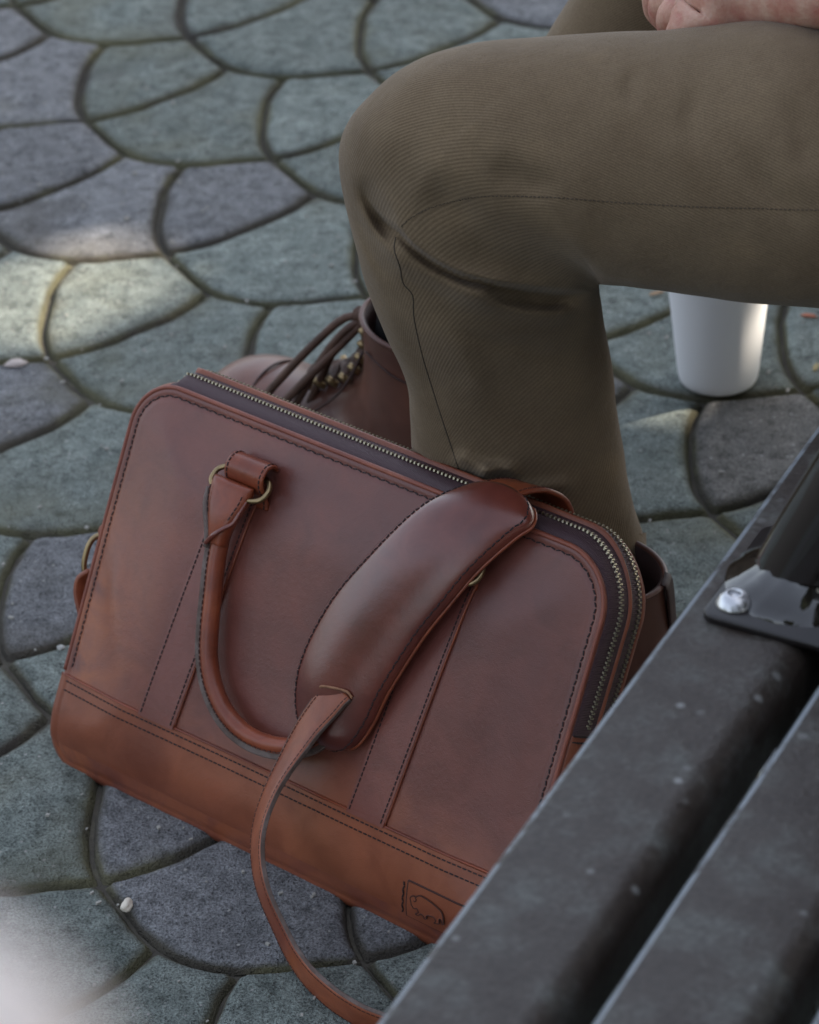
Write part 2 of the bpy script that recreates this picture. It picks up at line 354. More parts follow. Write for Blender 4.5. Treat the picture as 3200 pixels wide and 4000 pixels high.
# ------------------------------------------------------------------ leather briefcase (local: x along, y back, z up the leaning face)
BX=Vector((0.75920112,-0.65085609,0)); BZ=Vector((0.31554129,0.36806801,0.87461971)); BY=Vector((0.56925156,0.66401227,-0.48480962))
BM=Matrix(((BX.x,BY.x,BZ.x,-.2638185),(BX.y,BY.y,BZ.y,2.02835385),(BX.z,BY.z,BZ.z,0.0),(0,0,0,1)))
bag=empty('briefcase','brown leather briefcase leaning against the seated person\'s shin, zips and handles up','briefcase',mat=BM)
U0,U1,V0,V1=-.010,.399,.002,.2905; RAD=dict(TL=.036,TR=.041,BL=.022,BR=.022); TH=.047
def outline(n=420,ins=0.0,out=0.0):
    a0,a1,b0,b1=U0+ins-out,U1-ins+out,V0+ins-out,V1-ins+out
    pts=[]
    def arc(cx,cz,r,t0,t1):
        for t in np.linspace(t0,t1,24): pts.append((cx+r*math.cos(t),cz+r*math.sin(t)))
    r=max(RAD['BL']-ins+out,.002); arc(a0+r,b0+r,r,R(270),R(180))
    r=max(RAD['TL']-ins+out,.002); arc(a0+r,b1-r,r,R(180),R(90))
    r=max(RAD['TR']-ins+out,.002); arc(a1-r,b1-r,r,R(90),R(0))
    r=max(RAD['BR']-ins+out,.002); arc(a1-r,b0+r,r,R(0),R(-90))
    P=np.array(pts+[pts[0]]); dd=np.r_[0,np.cumsum(np.linalg.norm(np.diff(P,axis=0),axis=1))]
    s=np.linspace(0,dd[-1],n,endpoint=False); Q=np.stack([np.interp(s,dd,P[:,0]),np.interp(s,dd,P[:,1])],1)
    T=np.roll(Q,-1,0)-np.roll(Q,1,0); T/=np.linalg.norm(T,axis=1)[:,None]; Nn=np.stack([-T[:,1],T[:,0]],1)
    return Q,Nn
def sdf(u,v):  # distance inside the rounded outline (positive inside)
    left=u<(U0+U1)/2; top=v>(V0+V1)/2
    r=RAD[('T' if top else 'B')+('L' if left else 'R')]
    du=(u-U0) if left else (U1-u); dv=(V1-v) if top else (v-V0)
    if du<r and dv<r: return r-math.hypot(r-du,r-dv)
    return min(du,dv)
def facey(u,v):
    """depth of the leather face (negative = towards the viewer)"""
    s=max(sdf(u,v),0)
    k=min(s/.075,1); b=-.0065*(k*k*(3-2*k))
    n=noise.noise(Vector((u*9+3.1,v*9,1.7)))*.0020+noise.noise(Vector((u*4+1,v*5+8,.3)))*.0032
    # slack near the lower left, and a sag in the middle
    sag=.0022*math.exp(-((u-.20)/.07)**2-((v-.17)/.06)**2)
    fold=-.0022*math.exp(-(((u-.02)+(v-.14)*.5)/.014)**2)*math.exp(-((v-.15)/.06)**2)
    b+=(n+sag+fold)*min(s/.03,1)
    if v<.048: b+=.016*((.048-max(v,0))/.048)**2
    if s<.0065: b+=.0028*(1-math.sqrt(max(0,1-(1-s/.0065)**2)))   # rolled edge
    if .0052<s<.0098: b+=.0007*math.cos((s-.0075)/.0023*math.pi/2)  # stitch groove
    return b
def fnorm(u,v,h=.002):
    gx=(facey(u+h,v)-facey(u-h,v))/(2*h); gz=(facey(u,v+h)-facey(u,v-h))/(2*h)
    n=np.array([gx,-1,gz]); return n/np.linalg.norm(n)
def onface(u,v,off=0.): 
    return np.array([u,facey(u,v),v+(.0085*((.048-max(v,0))/.048)**2 if v<.048 else 0)])+fnorm(u,v)*off
# front panel: concentric rings in from the edge then a grid-like fill
def face_panel():
    insets=[0,.0008,.002,.0035,.005,.0062,.0075,.0088,.010,.013,.018,.025,.035,.047,.06,.075,.09,.105,.12,.132,.1405]
    rings=[]
    n=420; Q0,_=outline(n)
    c0=np.array([.14,.146]); c1=np.array([.25,.146])
    for k,a in enumerate(insets):
        t=a/.1405; ring=[]
        for q in Q0:
            tgt=np.array([min(max(q[0],c0[0]),c1[0]),.146]); 
            L=np.linalg.norm(tgt-q); f=min(a/L,1) if L>0 else 1
            f=min(1,a/.144) if a>.02 else f
            p=q+(tgt-q)*f
            ring.append((p[0],facey(p[0],p[1]),p[1]))
        rings.append(ring)
    # force monotone by blending using normal insets for small a
    for k,a in enumerate(insets):
        if a<=.018:
            _,Nn=outline(n)
            for j in range(n):
                p=Q0[j]-Nn[j]*a; rings[k][j]=(p[0],facey(p[0],p[1]),p[1])
    V,F=loft(rings,True,False,False)
    return V,F
def grid_panel():
    n=420; Q0,Nn=outline(n); rings=[]
    for a in [0,.0008,.002,.0035,.005,.0062,.0075,.0088,.010,.0125]:
        rings.append([(p[0],facey(p[0],p[1]),p[1]) for p in (Q0-Nn*a)])
    V,F=loft(rings,True)
    # interior grid clipped to the inner contour, sewn by triangulation of the contour band
    import mathutils
    from mathutils.geometry import delaunay_2d_cdt
    inner=[Vector((p[0],p[1])) for p in (Q0-Nn*.0125)]
    pts=list(inner); 
    for u in np.arange(U0,U1,.005):
        for v in np.arange(V0,V1,.005):
            if sdf(u,v)>.0155: pts.append(Vector((u,v)))
    edges=[(i,(i+1)%n) for i in range(n)]
    vo,eo,fo,ov,oe,of=delaunay_2d_cdt(pts,edges,[list(range(n))],1,1e-6)
    b=len(V); V+=[(p.x,facey(p.x,p.y),p.y) for p in vo]; F+=[tuple(b+i for i in f) for f in fo]
    return V,F
V,F=grid_panel()
fp=mk('front_panel',V,F,LF,bag)
me=fp.data; bm=bmesh.new(); bm.from_mesh(me); bmesh.ops.remove_doubles(bm,verts=bm.verts,dist=1e-5); bmesh.ops.recalc_face_normals(bm,faces=bm.faces); bm.to_mesh(me); bm.free()
Q0,N0=outline(420)
# gusset section: depth positions and how far it swells past the outline
SEC=[(.0028,.0),(.0034,.0018),(.006,.0042),(.0095,.0062),(.0125,.0072),(.016,.0080),(.0195,.0085),(.0225,.0098),(.0245,.0090),(.028,.0096),(.0305,.0100),(.034,.0098),(.0375,.0088),(.040,.0080),(.0425,.0070),(.0455,.004),(.047,0)]
def gp(j,y,sw,extra=0):
    nx=N0[j][0]
    if nx<-.2 and Q0[j][0]<.03: sw*=.35
    elif nx>0: sw*=1.12-.62*nx*nx*(3-2*nx) if nx<1 else .50
    else: sw*=1.12
    q=Q0[j]+N0[j]*(sw+extra); z=q[1]; e_=max(0,(.048-max(q[1],0))/.048); y=y+.0150*e_*e_*(1-y/.047)
    low=max(0,min(1,(.06-q[1])/.06)); z+=.554*y*low*(1 if N0[j][1]<.3 else 0)
    k=max(0,min(1,(.02-q[1])/.02)); 
    return (q[0],y,z)
def zip_zone(j): # zipper runs from the left side over the top and down the right side
    q=Q0[j]; return (q[1]>.172 and q[0]>.2) or (q[0]>.014 and q[1]>.2)
idx=[j for j in range(420) if zip_zone(j)]
# order the indices continuously (left bottom -> top -> right bottom)
st=[j for j in idx if (j-1)%420 not in set(idx)][0]; zi=[]; j=st
while zip_zone(j%420): zi.append(j%420); j+=1
ri=[]; 
while not zip_zone(j%420): ri.append(j%420); j+=1
ri=[(zi[-1])]+ri+[(zi[0])]
sl_=np.linalg.norm(Q0[1]-Q0[0])
def strip(name,js,sec,mat,extra=0,parent=bag):
    V=[];uv=[];F=[];m=len(sec)
    for a,j in enumerate(js):
        for b,(y,sw) in enumerate(sec): V.append(gp(j,y,sw,extra)); uv.append((a*sl_,y))
    for a in range(len(js)-1):
        for b in range(m-1): i=a*m+b; F.append((i,i+1,i+m+1,i+m))
    return mk(name,V,F,mat,parent,uv=uv)
def thick_strip(name,js,sec,mat,up=.0009):
    s2=[(y,sw-.001) for y,sw in sec[:1]]+[(y,sw+up) for y,sw in sec]+[(y,sw-.001) for y,sw in sec[-1:]]
    return strip(name,js,s2,mat)
strip('zip_tape',zi,[s for s in SEC if s[0]<=.0225],TAPE); strip('zip_tape',zi,[s for s in SEC if s[0]>=.0225],TAPE)
thick_strip('lower_gusset',ri,SEC,LB,.0004)
thick_strip('gusset_welt',zi,[(.0208,.0090),(.0215,.0112),(.0225,.0120),(.0235,.0112),(.0242,.0090)],LB,.0002)
thick_strip('rear_gusset',zi,[s for s in SEC if s[0]>=.0375],LB,.0006)
# back panel
Vb=[];rings=[]
for a,yy in ((0,TH),(.003,TH+.002),(.010,TH+.0035),(.05,TH+.006),(.12,TH+.007)):
    rg=[]
    for j in range(420):
        q=Q0[j]-N0[j]*min(a,.018); 
        if a>.018:
            tgt=np.array([min(max(q[0],.14),.25),.146]); q=q+(tgt-q)*min(1,(a-.018)/.125)
        low=max(0,min(1,(.06-q[1])/.06)); rg.append((q[0],yy,q[1]+.554*TH*low*(1 if a<.04 else 1)))
    rings.append(rg)
V,F=loft(rings,True,False,True); mk('back_panel',V,F,LF,bag)
# rolled leather piping along the front edge (above the base panel)
pj=[j for j in (ri[1:-1]+zi)]; pj=[j%420 for j in range(420)]
pip=[(Q0[j][0]-N0[j][0]*.0012,.0016,Q0[j][1]-N0[j][1]*.0012) for j in range(420) if Q0[j][1]>.072]
k0=[i for i,j in enumerate([j for j in range(420) if Q0[j][1]>.072])]
js=[j for j in range(420) if Q0[j][1]>.072]; cut=[i for i in range(len(js)-1) if js[i+1]-js[i]>1]
if cut: js=js[cut[0]+1:]+js[:cut[0]+1]
pip=[(Q0[j][0]-N0[j][0]*.0016,.0011,Q0[j][1]-N0[j][1]*.0016) for j in js]
V,F=tube(pip,.0017,10,(0,1,0)); mk('edge_piping',V,F,LE,bag)
# teeth
def teeth(y0,name):
    acc=Acc(); P=[];Nn=[]
    sw=np.interp(y0,[s[0] for s in SEC],[s[1] for s in SEC])
    for j in zi: P.append(gp(j,y0,sw+.0004)); Nn.append((N0[j][0],0,N0[j][1]))
    P=np.array(P);Nn=np.array(Nn); dd=np.r_[0,np.cumsum(np.linalg.norm(np.diff(P,axis=0),axis=1))]
    pitch=.0033; k=int(dd[-1]/pitch)-1
    for i in range(k):
        for side in (-1,1):
            s=(i+.5+(0.25 if side>0 else -.25))*pitch; p=np.array([np.interp(s,dd,P[:,q]) for q in range(3)]); n=np.array([np.interp(s,dd,Nn[:,q]) for q in range(3)]); n/=np.linalg.norm(n)
            t=np.cross(n,(0,1,0)); t/=np.linalg.norm(t); yv=np.array([0,1.,0])
            a=yv*.00125+t*.00018*side
            acc.box(p+yv*side*.0009+n*.0003,t*.00045,a*.85,n*.0006)
            acc.box(p+yv*side*.0017+n*.0004,t*.00062,yv*.0004,n*.00075)
    acc.mk(name,TEETH,bag,smooth=False,kind='stuff')
teeth(.0128,'zip_teeth'); teeth(.0325,'zip_teeth')
# base panel over the face
def patch(name,uvrows,mat,off=.0012,thin=.0,parent=bag,smooth=True):
    """uvrows: grid of (u,v) rows; raised sheet with side walls"""
    m=len(uvrows[0]); V=[];F=[]
    for r in uvrows:
        for (u,v) in r: V.append(onface(u,v,off))
    n=len(uvrows)
    for a in range(n-1):
        for b in range(m-1): i=a*m+b; F.append((i,i+1,i+m+1,i+m))
    # walls
    bd=[b for b in range(m)]+[a*m+m-1 for a in range(1,n)]+[(n-1)*m+b for b in range(m-2,-1,-1)]+[a*m for a in range(n-2,0,-1)]
    base=len(V)
    for i in bd:
        a,b=divmod(i,m); u,v=uvrows[a][b]; V.append(onface(u,v,-.0008))
    k=len(bd)
    for q in range(k): F.append((bd[q],bd[(q+1)%k],base+(q+1)%k,base+q))
    o=mk(name,V,F,mat,parent,smooth=smooth)
    bmm=bmesh.new(); bmm.from_mesh(o.data); bmesh.ops.recalc_face_normals(bmm,faces=bmm.faces)
    for ed in bmm.edges:
        if len(ed.link_faces)==2 and ed.calc_face_angle(0)>1.0: ed.smooth=False
    bmm.to_mesh(o.data); bmm.free(); return o
def extents(v):
    # left/right limits of the outline at height v
    lo,hi=U0,U1
    for r,left in ((RAD['BL'],True),(RAD['BR'],False)):
        if v<V0+r:
            dx=r-math.sqrt(max(0,r*r-(V0+r-v)**2))
            if left: lo+=dx
            else: hi-=dx
    return lo+.0005,hi-.0005
VT=.0695
rows=[]
for v in np.r_[np.linspace(V0+.0008,V0+.02,8),np.linspace(V0+.024,VT,12)]:
    lo,hi=extents(v); rows.append([(lo+(hi-lo)*t,v+(.0008*math.sin(t*19) if v==VT else 0)) for t in (1-np.cos(np.linspace(0,math.pi,110)))/2])
patch('base_panel',rows,LB,.0014)
stt=Acc()
def fl(u0,v0,u1,v1,n=60,off=.0018): 
    ts=np.linspace(0,1,n); P=[onface(u0+(u1-u0)*t,v0+(v1-v0)*t,off) for t in ts]; Nn=[fnorm(u0+(u1-u0)*t,v0+(v1-v0)*t) for t in ts]; return P,Nn
for (a,b) in ((VT-.0035,.0),(VT-.0100,0)):
    P,Nn=fl(U0+.006,a,U1-.004,a,80,.0014); stitches(stt,P,Nn,.0040,.0027,.00042,.0004)
    pp=[]
# stitching round the face edge
ej=[j for j in js if Q0[j][1]>.075]
P=[];Nn=[]
for j in ej:
    q=Q0[j]-N0[j]*.0075; P.append(onface(q[0],q[1],0.0002)); Nn.append(fnorm(q[0],q[1]))
stitches(stt,P,Nn,.0040,.0029,.00045,.0004,.25)
# vertical strips under the handle tabs
def strip_uv(u,w,v0,v1,lean):
    rr=[]
    for v in np.linspace(v0,v1,40):
        c=u+(v-v0)*lean; rr.append([(c+w*t,v) for t in np.linspace(0,1,8)])
    return rr
for u0 in (.070,.2555):
    patch('strip',strip_uv(u0,.031,VT-.001,.252,.10),LF2,.0024)
    E=[onface(u0+.0312+(v-VT)*.10,v,.0010) for v in np.linspace(VT,.25,50)]; V,F=tube(E,.0011,6,(0,1,0)); mk('strip_edge_shade',V,F,LH,bag)  # thin leather tube standing in for the shade along the right edge
    for s in (.0022,.0288):
        P,Nn=fl(u0+s,VT+.001,u0+s+.0185,.25,60,.0024); stitches(stt,P,Nn,.0040,.0028,.0004,.0004)
stt.mk('stitching',THREAD,bag,smooth=False,kind='stuff')
# seam shadow line of the base panel: a folded lip
P=[onface(U0+.001+(U1-U0-.002)*t,VT+.0002,.0009) for t in np.linspace(0,1,120)]
V,F=tube(P,.0009,8,(0,1,0)); mk('base_lip',V,F,LH,bag)
# badge with the stamped animal
rows=[[(.3155+.046*t+.0005*(v-.0),v-.055*t*0) for t in np.linspace(0,1,10)] for v in np.linspace(.0145,.0425,8)]
bd=patch('badge',rows,LB,.0022)
fr=[(.3150,.0140),(.3150,.0430),(.3620,.0430),(.3620,.0140)]
gro=Acc()
for a in range(4):
    p,q=fr[a],fr[(a+1)%4]; P=[onface(p[0]+(q[0]-p[0])*t,p[1]+(q[1]-p[1])*t,.0014) for t in np.linspace(0,1,12)]; gro.add(*tube(P,.0008 if a in (0,1) else .0005,6,(0,1,0)))
BIS=[(640,650),(636,625),(645,600),(662,587),(685,583),(703,592),(712,600),(725,587),(750,578),(775,578),(800,590),(850,620),(905,660),(950,700),(992,742),(1010,790),(1010,850),(1000,905),(985,905),(985,860),(965,840),(950,870),(945,905),(905,905),(880,900),(905,880),(908,850),(893,825),(870,820),(835,812),(812,815),(800,825),(798,850),(785,862),(765,856),(768,840),(760,815),(745,803),(728,802),(712,815),(690,822),(672,812),(672,800),(692,795),(708,785),(712,760),(700,735),(680,738),(658,735),(650,715),(640,690)]
def bz(x,z): # stamped drawing -> face coordinates: the badge's own corners in the drawing are (630,425) (525,860) and the top edge slopes 0.42
    X=(x-630)/2.875; Y=(z-425)/2.875
    # basis: along-u drawing vector (.915,.403)/px, down-v vector (-.235,.972)
    det=.915*.972+.235*.403; a=(X*.972+Y*.235)/det; b=(.915*Y-.403*X)/det
    return .3155+a*.000193,.0425-b*.000182
bp=[bz(x,z) for x,z in BIS]
P=[onface(u,v,.0030) for u,v in cat([(a,b,0) for a,b in bp],150,True)[:,:2]]
V=[tuple(p) for p in P]; n=len(V); Vt=[tuple(np.array(p)+np.array([0,-.0004,0])) for p in P]
mk('animal_stamp',V+Vt,[tuple(range(n,2*n))]+[(i,(i+1)%n,n+(i+1)%n,n+i) for i in range(n)],LB,bd,smooth=False)
gro.add(*tube([q+np.array([0,-.0004,0]) for q in P],.00042,5,(0,1,0),closed=True))
hd=[bz(x,z) for x,z in [(705,600),(714,620),(708,640),(692,648),(680,640)]]
gro.add(*tube([onface(u,v,.0036) for u,v in hd],.0004,5,(0,1,0)))
gro.mk('stamp_line',THREADB,bd,smooth=True,kind='stuff')
bs=Acc(); P,Nn=fl(.3118,.0150,.3118,.0420,20,.0016); stitches(bs,P,Nn,.0030,.0024,.00045,.0005,.3); bs.mk('badge_stitching',THREAD,bd,smooth=False,kind='stuff')

# --- handle: tabs, rings, end loops, rolled grip
def tab(uc,vc):
    # leather tab: flat below, rolled round the ring bar
    P=[(0,-.0015,-.016),(0,-.0035,-.011),(0,-.0075,-.006),(0,-.0135,-.001),(0,-.0160,.006),(0,-.0130,.0125),(0,-.0060,.0145),(0,-.0012,.0120)]
    P=cat(P,30); P=[(uc+p[0],facey(uc,vc)+p[1],vc+p[2]) for p in P]
    V,F,Nn,Wd=ribbon(P,[(1,0,.0)]*30,.034,.0028); o=mk('handle_tab',V,F,LH,bag)
    sa=Acc()
    for s in (-.0143,.0143):
        Q=[np.array(p)+Wd[i]*s+Nn[i]*.0015 for i,p in enumerate(P)]; stitches(sa,Q,Nn,.0038,.0026,.00035,.0004)
    Q=[np.array(P[3])+Wd[3]*t+Nn[3]*.0015 for t in np.linspace(-.0143,.0143,10)]
    sa.mk('tab_stitching',THREAD,o,smooth=False,kind='stuff')
def oval(c,a,b,ax,ay,n=48,sq=.75):
    out=[]
    for t in np.linspace(0,2*math.pi,n,endpoint=False):
        ct,st_=math.cos(t),math.sin(t); out.append(np.array(c)+np.array(ax)*a*math.copysign(abs(ct)**sq,ct)+np.array(ay)*b*math.copysign(abs(st_)**sq,st_))
    return out
def ring(uc,vc):
    ay=np.array([0,-.45,-.89]); ay/=np.linalg.norm(ay)
    c=np.array([uc,facey(uc,vc)-.0125,vc])
    V,F=tube(oval(c,.0238,.0105,(1,0,0.04),ay),.0019,12,(0,1,0),closed=True); mk('handle_ring',V,F,BRASS,bag)
for uc,vc in ((.1115,.2515),(.2885,.2560)): tab(uc,vc-.0005)
ring(.1085,.2475); ring(.2880,.2510)
HP=np.array([(.1065,.2075),(.1085,.190),(.1125,.170),(.1165,.150),(.122,.130),(.131,.1135),(.144,.1005),(.160,.0925),(.178,.0900),(.197,.0925),(.213,.099),(.227,.110),(.239,.128),(.250,.152),(.2570,.178),(.2670,.199),(.2775,.215)])
def hpt(u,v,off): return np.array([u,min(facey(u,v),-.004)-off,v])
HC=cat([hpt(u,v,.0125) for u,v in HP],150)
V,F=tube(HC,.0064,18,(0,-1,0)); mk('handle_grip',V,F,LH,bag)
# raw folded edge running on the outer side of the grip
T=np.gradient(HC,axis=0); T/=np.linalg.norm(T,axis=1)[:,None]; outd=np.cross(T,(0,-1,0)); outd/=np.linalg.norm(outd,axis=1)[:,None]
if outd[0][0]>0: outd=-outd
fl_=[];
E0=HC+outd*.0078+np.array([0,-.0022,0]); Wd=outd*.8+np.array([0,-.6,0])
V,F,Nn,_=ribbon(E0-outd*.0016,outd,.0052,.0040); mk('handle_edge',V,F,RAW,bag)
hs=Acc(); Q=HC+outd*.0038+np.array([0,-.0057,0]); stitches(hs,Q,np.tile((0,-1.,0),(150,1)),.0042,.0028,.0003,.0004); hs.mk('handle_stitching',THREADB,bag,smooth=False,kind='stuff')
def endloop(uc,vt,ub,vb):
    """leather band folded over the ring and pinched into the grip"""
    n=26; rings=[]; eL=[];eR=[]
    for i in range(n):
        t=i/(n-1); v=vt+(vb-vt)*t; k=t*t*(3-2*t); hw=.0170*(1-k)+.0068*k; thk=.0062+.0002*k; c=uc+(ub-uc)*t
        y=-.0165+.0005*t+.002*math.sin(t*math.pi)*-1
        ring_=[]
        for a in np.linspace(0,2*math.pi,28,endpoint=False):
            ca,sa=math.cos(a),math.sin(a); ring_.append((c+hw*math.copysign(abs(ca)**.55,ca),y+facey(c,v)*.6-thk*math.copysign(abs(sa)**.8,sa),v+.0*ca))
        rings.append(ring_)
        yy=y+facey(c,v)*.6
        eL.append((c-hw-.0003,yy-.0035,v)); eR.append((c+hw+.0003,yy-.0035,v))
    top=[]
    for s_,sc in ((.006,.35),(.0045,.75),(.0025,.93)):
        r0=np.array(rings[0 if True else 0]); c0=r0.mean(0); q=r0.copy(); q[:,1]=c0[1]+(r0[:,1]-c0[1])*sc; q[:,2]+=s_; top.append([tuple(x) for x in q])
    V,F=loft(top+rings,True,True,True); o=mk('handle_loop',V,F,LH,bag)
    rr=Acc(); rl=Acc()
    for E in (eL,eR): (rr if E is eL else rl).add(*tube(cat((E[2:]+[(ub-.0072,E[-1][1]+.001,vb-.004)]) if E is eL else ([E[2],E[8],E[13],(ub+.0078,E[17][1]-.0015,vb+.0145),(ub+.0015,E[20][1]-.0050,vb+.0070),(ub-.0055,E[24][1]-.0030,vb-.0010)]),30),[(.0024 if E is eL else .0016)*(.5+.5*min(1,i/8)) for i in range(30)],8,(0,-1,0)))
    rr.mk('loop_edge',RAW,o); rl.mk('loop_edge',LP,o)
    sa=Acc()
    for sgn in (-1,1):
        Q=[];
        for i in range(14): Q.append(( (eL if sgn<0 else eR)[i][0]-sgn*.0034,(eL[i][1]-.0026),eL[i][2]))
        stitches(sa,Q,(0,-1,0),.004,.0027,.0003,.0003)
    sa.mk('loop_stitching',THREAD,o,smooth=False,kind='stuff')
endloop(.1055,.2420,.1065,.2040); endloop(.2855,.2460,.2770,.2110)

# --- shoulder pad and strap
PL=[(.2352,-.0125,.1040),(.2150,-.0150,.1075),(.2030,-.0180,.1200),(.1985,-.0225,.1450),(.2020,-.0240,.1740),(.2130,-.0250,.2070),(.2325,-.0250,.2430),(.2500,-.0200,.2740),(.2625,-.0110,.2900),(.2780,.0010,.3015),(.3000,.0080,.3060)]
PR=[(.2352,-.0125,.1040),(.2520,-.0140,.1120),(.2620,-.0160,.1320),(.2700,-.0205,.1580),(.2860,-.0240,.2000),(.2990,-.0240,.2280),(.3120,-.0220,.2560),(.3270,-.0150,.2830),(.3330,-.0080,.2945),(.3240,.0010,.3035),(.3000,.0080,.3060)]
nP=130; L_=cat(PL,nP); R__=cat(PR,nP); rings=[]; PN=[]
Tm=np.gradient((L_+R__)/2,axis=0)
for i in range(nP):
    a,b=L_[i],R__[i]; wv=b-a; t=Tm[i]/np.linalg.norm(Tm[i]); n=np.cross(wv/(np.linalg.norm(wv)+1e-9),t); 
    if np.linalg.norm(n)<.3 or n[1]>0 and n[2]<.3: n=PN[-1] if PN else np.array([0,-1.,0])
    n/=np.linalg.norm(n); 
    if n@np.array([0,-1,.4])<0: n=-n
    PN.append(n)
for _ in range(6): PN=[(PN[max(i-1,0)]+PN[i]*2+PN[min(i+1,nP-1)]) for i in range(nP)]; PN=[p/np.linalg.norm(p) for p in PN]
for i in range(nP):
    a,b=L_[i],R__[i]; wd=np.linalg.norm(b-a); dome=.0085*min(1,wd/.05)**1.3; n=PN[i]; rg=[]
    for s in np.linspace(-1,1,25):
        h=dome*(1-abs(s)**2.2); g_=.0008*math.exp(-((abs(s)-.90)/.025)**2)
        rg.append((a+b)/2+(b-a)/2*s+n*(h-g_+.0022*(1-max(0,(abs(s)-.93)/.07)**2)))
    for s in np.linspace(1,-1,9): rg.append((a+b)/2+(b-a)/2*s*1.0-n*.0042*(1 if abs(s)<1 else .6))
    rings.append(rg)
V,F=loft(rings,True,True,True); pad=mk('shoulder_pad',V,F,LP,bag)
sa=Acc()
for sgn in (-1,1):
    Q=[];Nq=[]
    for i in range(3,nP-3):
        a,b=L_[i],R__[i]; wd=np.linalg.norm(b-a); s=sgn*(1-.0036/(wd/2)) if wd>.012 else 0
        Q.append((a+b)/2+(b-a)/2*s+PN[i]*(.0024+.0085*min(1,wd/.05)**1.3*(1-abs(s)**2.2)-.0003)); Nq.append(PN[i])
    stitches(sa,Q,Nq,.0039,.0029,.0004,.0004,.2)
sa.mk('pad_stitching',THREAD,pad,smooth=False,kind='stuff')
# pale cut layer along the pad's right flank
for off_,mt in ((-.0048,TAN),):
    E=[R__[i]+PN[i]*off_*.5+(R__[i]-L_[i])/(np.linalg.norm(R__[i]-L_[i])+1e-6)*.0004 for i in range(6,nP-12)]
    V,F=tube(E,.0013,6,(0,-1,0)); mk('pad_edge',V,F,LH,pad)
def at_world(p): return np.array(p)
SP=[(.2405,-.0275,.1500),(.2351,-.0300,.1386),(.2268,-.0320,.1190),(.2195,-.0350,.0920),(.2180,-.0420,.0690),(.2235,-.0520,.0480),(.2345,-.0600,.0300),(.2490,-.0640,.0130),(.2680,-.0620,-.0060),(.2870,-.0640,-.0185),(.3100,-.0690,-.0255),(.3388,-.0745,-.0285),(.3680,-.0740,-.0285),(.4100,-.0640,-.0235),(.4600,-.0450,-.0130)]
SW=[(1,-.02,.35),(1,-.05,.35),(1,-.22,.34),(.92,-.42,.30),(.85,-.55,.26),(.80,-.62,.26),(.76,-.62,.32),(.72,-.60,.40),(.66,-.58,.48),(.56,-.56,.56),(.45,-.55,.64),(.35,-.54,.70),(.25,-.53,.75),(.2,-.52,.80),(.2,-.5,.85)]
nS=170; A_=cat([tuple(p)+tuple(q) for p,q in zip(SP,SW)],nS); SPs=A_[:,:3]; SWs=A_[:,3:]
V,F,Nn,Wd=ribbon(SPs,SWs,.0230,.0038); strap=mk('shoulder_strap',V,F,LS,bag)
sgnN=1 if Nn[5][1]<0 else -1
sa=Acc()
for s in (-.0093,.0093):
    for sd in (1,-1):
        Q=[SPs[i]+Wd[i]*s+Nn[i]*sd*.0018 for i in range(nS)]; stitches(sa,Q,Nn*sd,.0036,.0026,.0003,.0003)
sa.mk('strap_stitching',THREADB,strap,smooth=False,kind='stuff')
for s in (-1,1):
    V,F,_,_=ribbon(SPs+Wd*s*.01165,Wd,.0006,.0028); mk('strap_edge',V,F,RAW,strap)
# slot mouth: pale torn lip of the pad around the strap
lip=[(.2242,-.0292,.1435),(.2275,-.0318,.1465),(.2380,-.0322,.1490),(.2475,-.0318,.1500),(.2515,-.0300,.1470)]
V,F=tube(cat(lip,30),[.0009]*30,8,(0,-1,0)); mk('slot_lip',V,F,TAN,pad)
# upper strap going from the pad over the top to the back
UP=[(.2790,-.0235,.2660),(.2850,-.0215,.2790),(.2910,-.0165,.2915),(.2965,-.0080,.3015),(.3020,.0060,.3092),(.3080,.0230,.3110),(.3130,.0400,.3040),(.3150,.0520,.2850),(.3150,.0560,.2500),(.3120,.0570,.2000)]
U_=cat(UP,80); V,F,Nn,Wd=ribbon(U_,[(1,.05,.10)]*80,.0300,.0036); us=mk('upper_strap',V,F,LH,bag)
sa=Acc()
for s in (-.0125,.0125):
    sd=1 if Nn[20]@np.array([0,-1,.5])>0 else -1
    Q=[U_[i]+Wd[i]*s+Nn[i]*sd*.0019 for i in range(80)]; stitches(sa,Q,Nn*sd,.0036,.0026,.0003,.0003)
sa.mk('upper_strap_stitching',THREADB,us,smooth=False,kind='stuff')
# left side d-ring with its leather tab
c=np.array([-.017,.020,.152])
V,F=tube(oval(c,.0120,.0165,(.75,.66,0),(0,0,1)),.0021,12,(0,1,0),closed=True); mk('side_ring',V,F,BRASS,bag)
P=cat([(-.008,.026,.190),(-.016,.024,.180),(-.021,.022,.171),(-.014,.023,.166)],20); V,F,_,_=ribbon(P,[(0,1,0)]*20,.018,.003); mk('side_tab',V,F,LB,bag)
P=cat([(-.018,.016,.141),(-.0235,.015,.134),(-.023,.016,.124),(-.017,.018,.112),(-.009,.022,.098)],24); V,F,_,_=ribbon(P,[(.3,1,0)]*24,.014,.0035); mk('side_tab',V,F,LS,bag)
# zip end stop stitch on the right side
sa=Acc(); jz=zi[-1]; P=[gp(jz,y,np.interp(y,[s[0] for s in SEC],[s[1] for s in SEC])+.0012) for y in np.linspace(.003,.04,14)]
sa.add(*tube(P,.0006,6,(1,0,0))); stitches(sa,[(p[0],p[1],p[2]-.004) for p in P],(1,0,0),.0036,.0026,.0005,.0005); sa.mk('zip_end_stitch',THREAD,bag,smooth=False,kind='stuff')

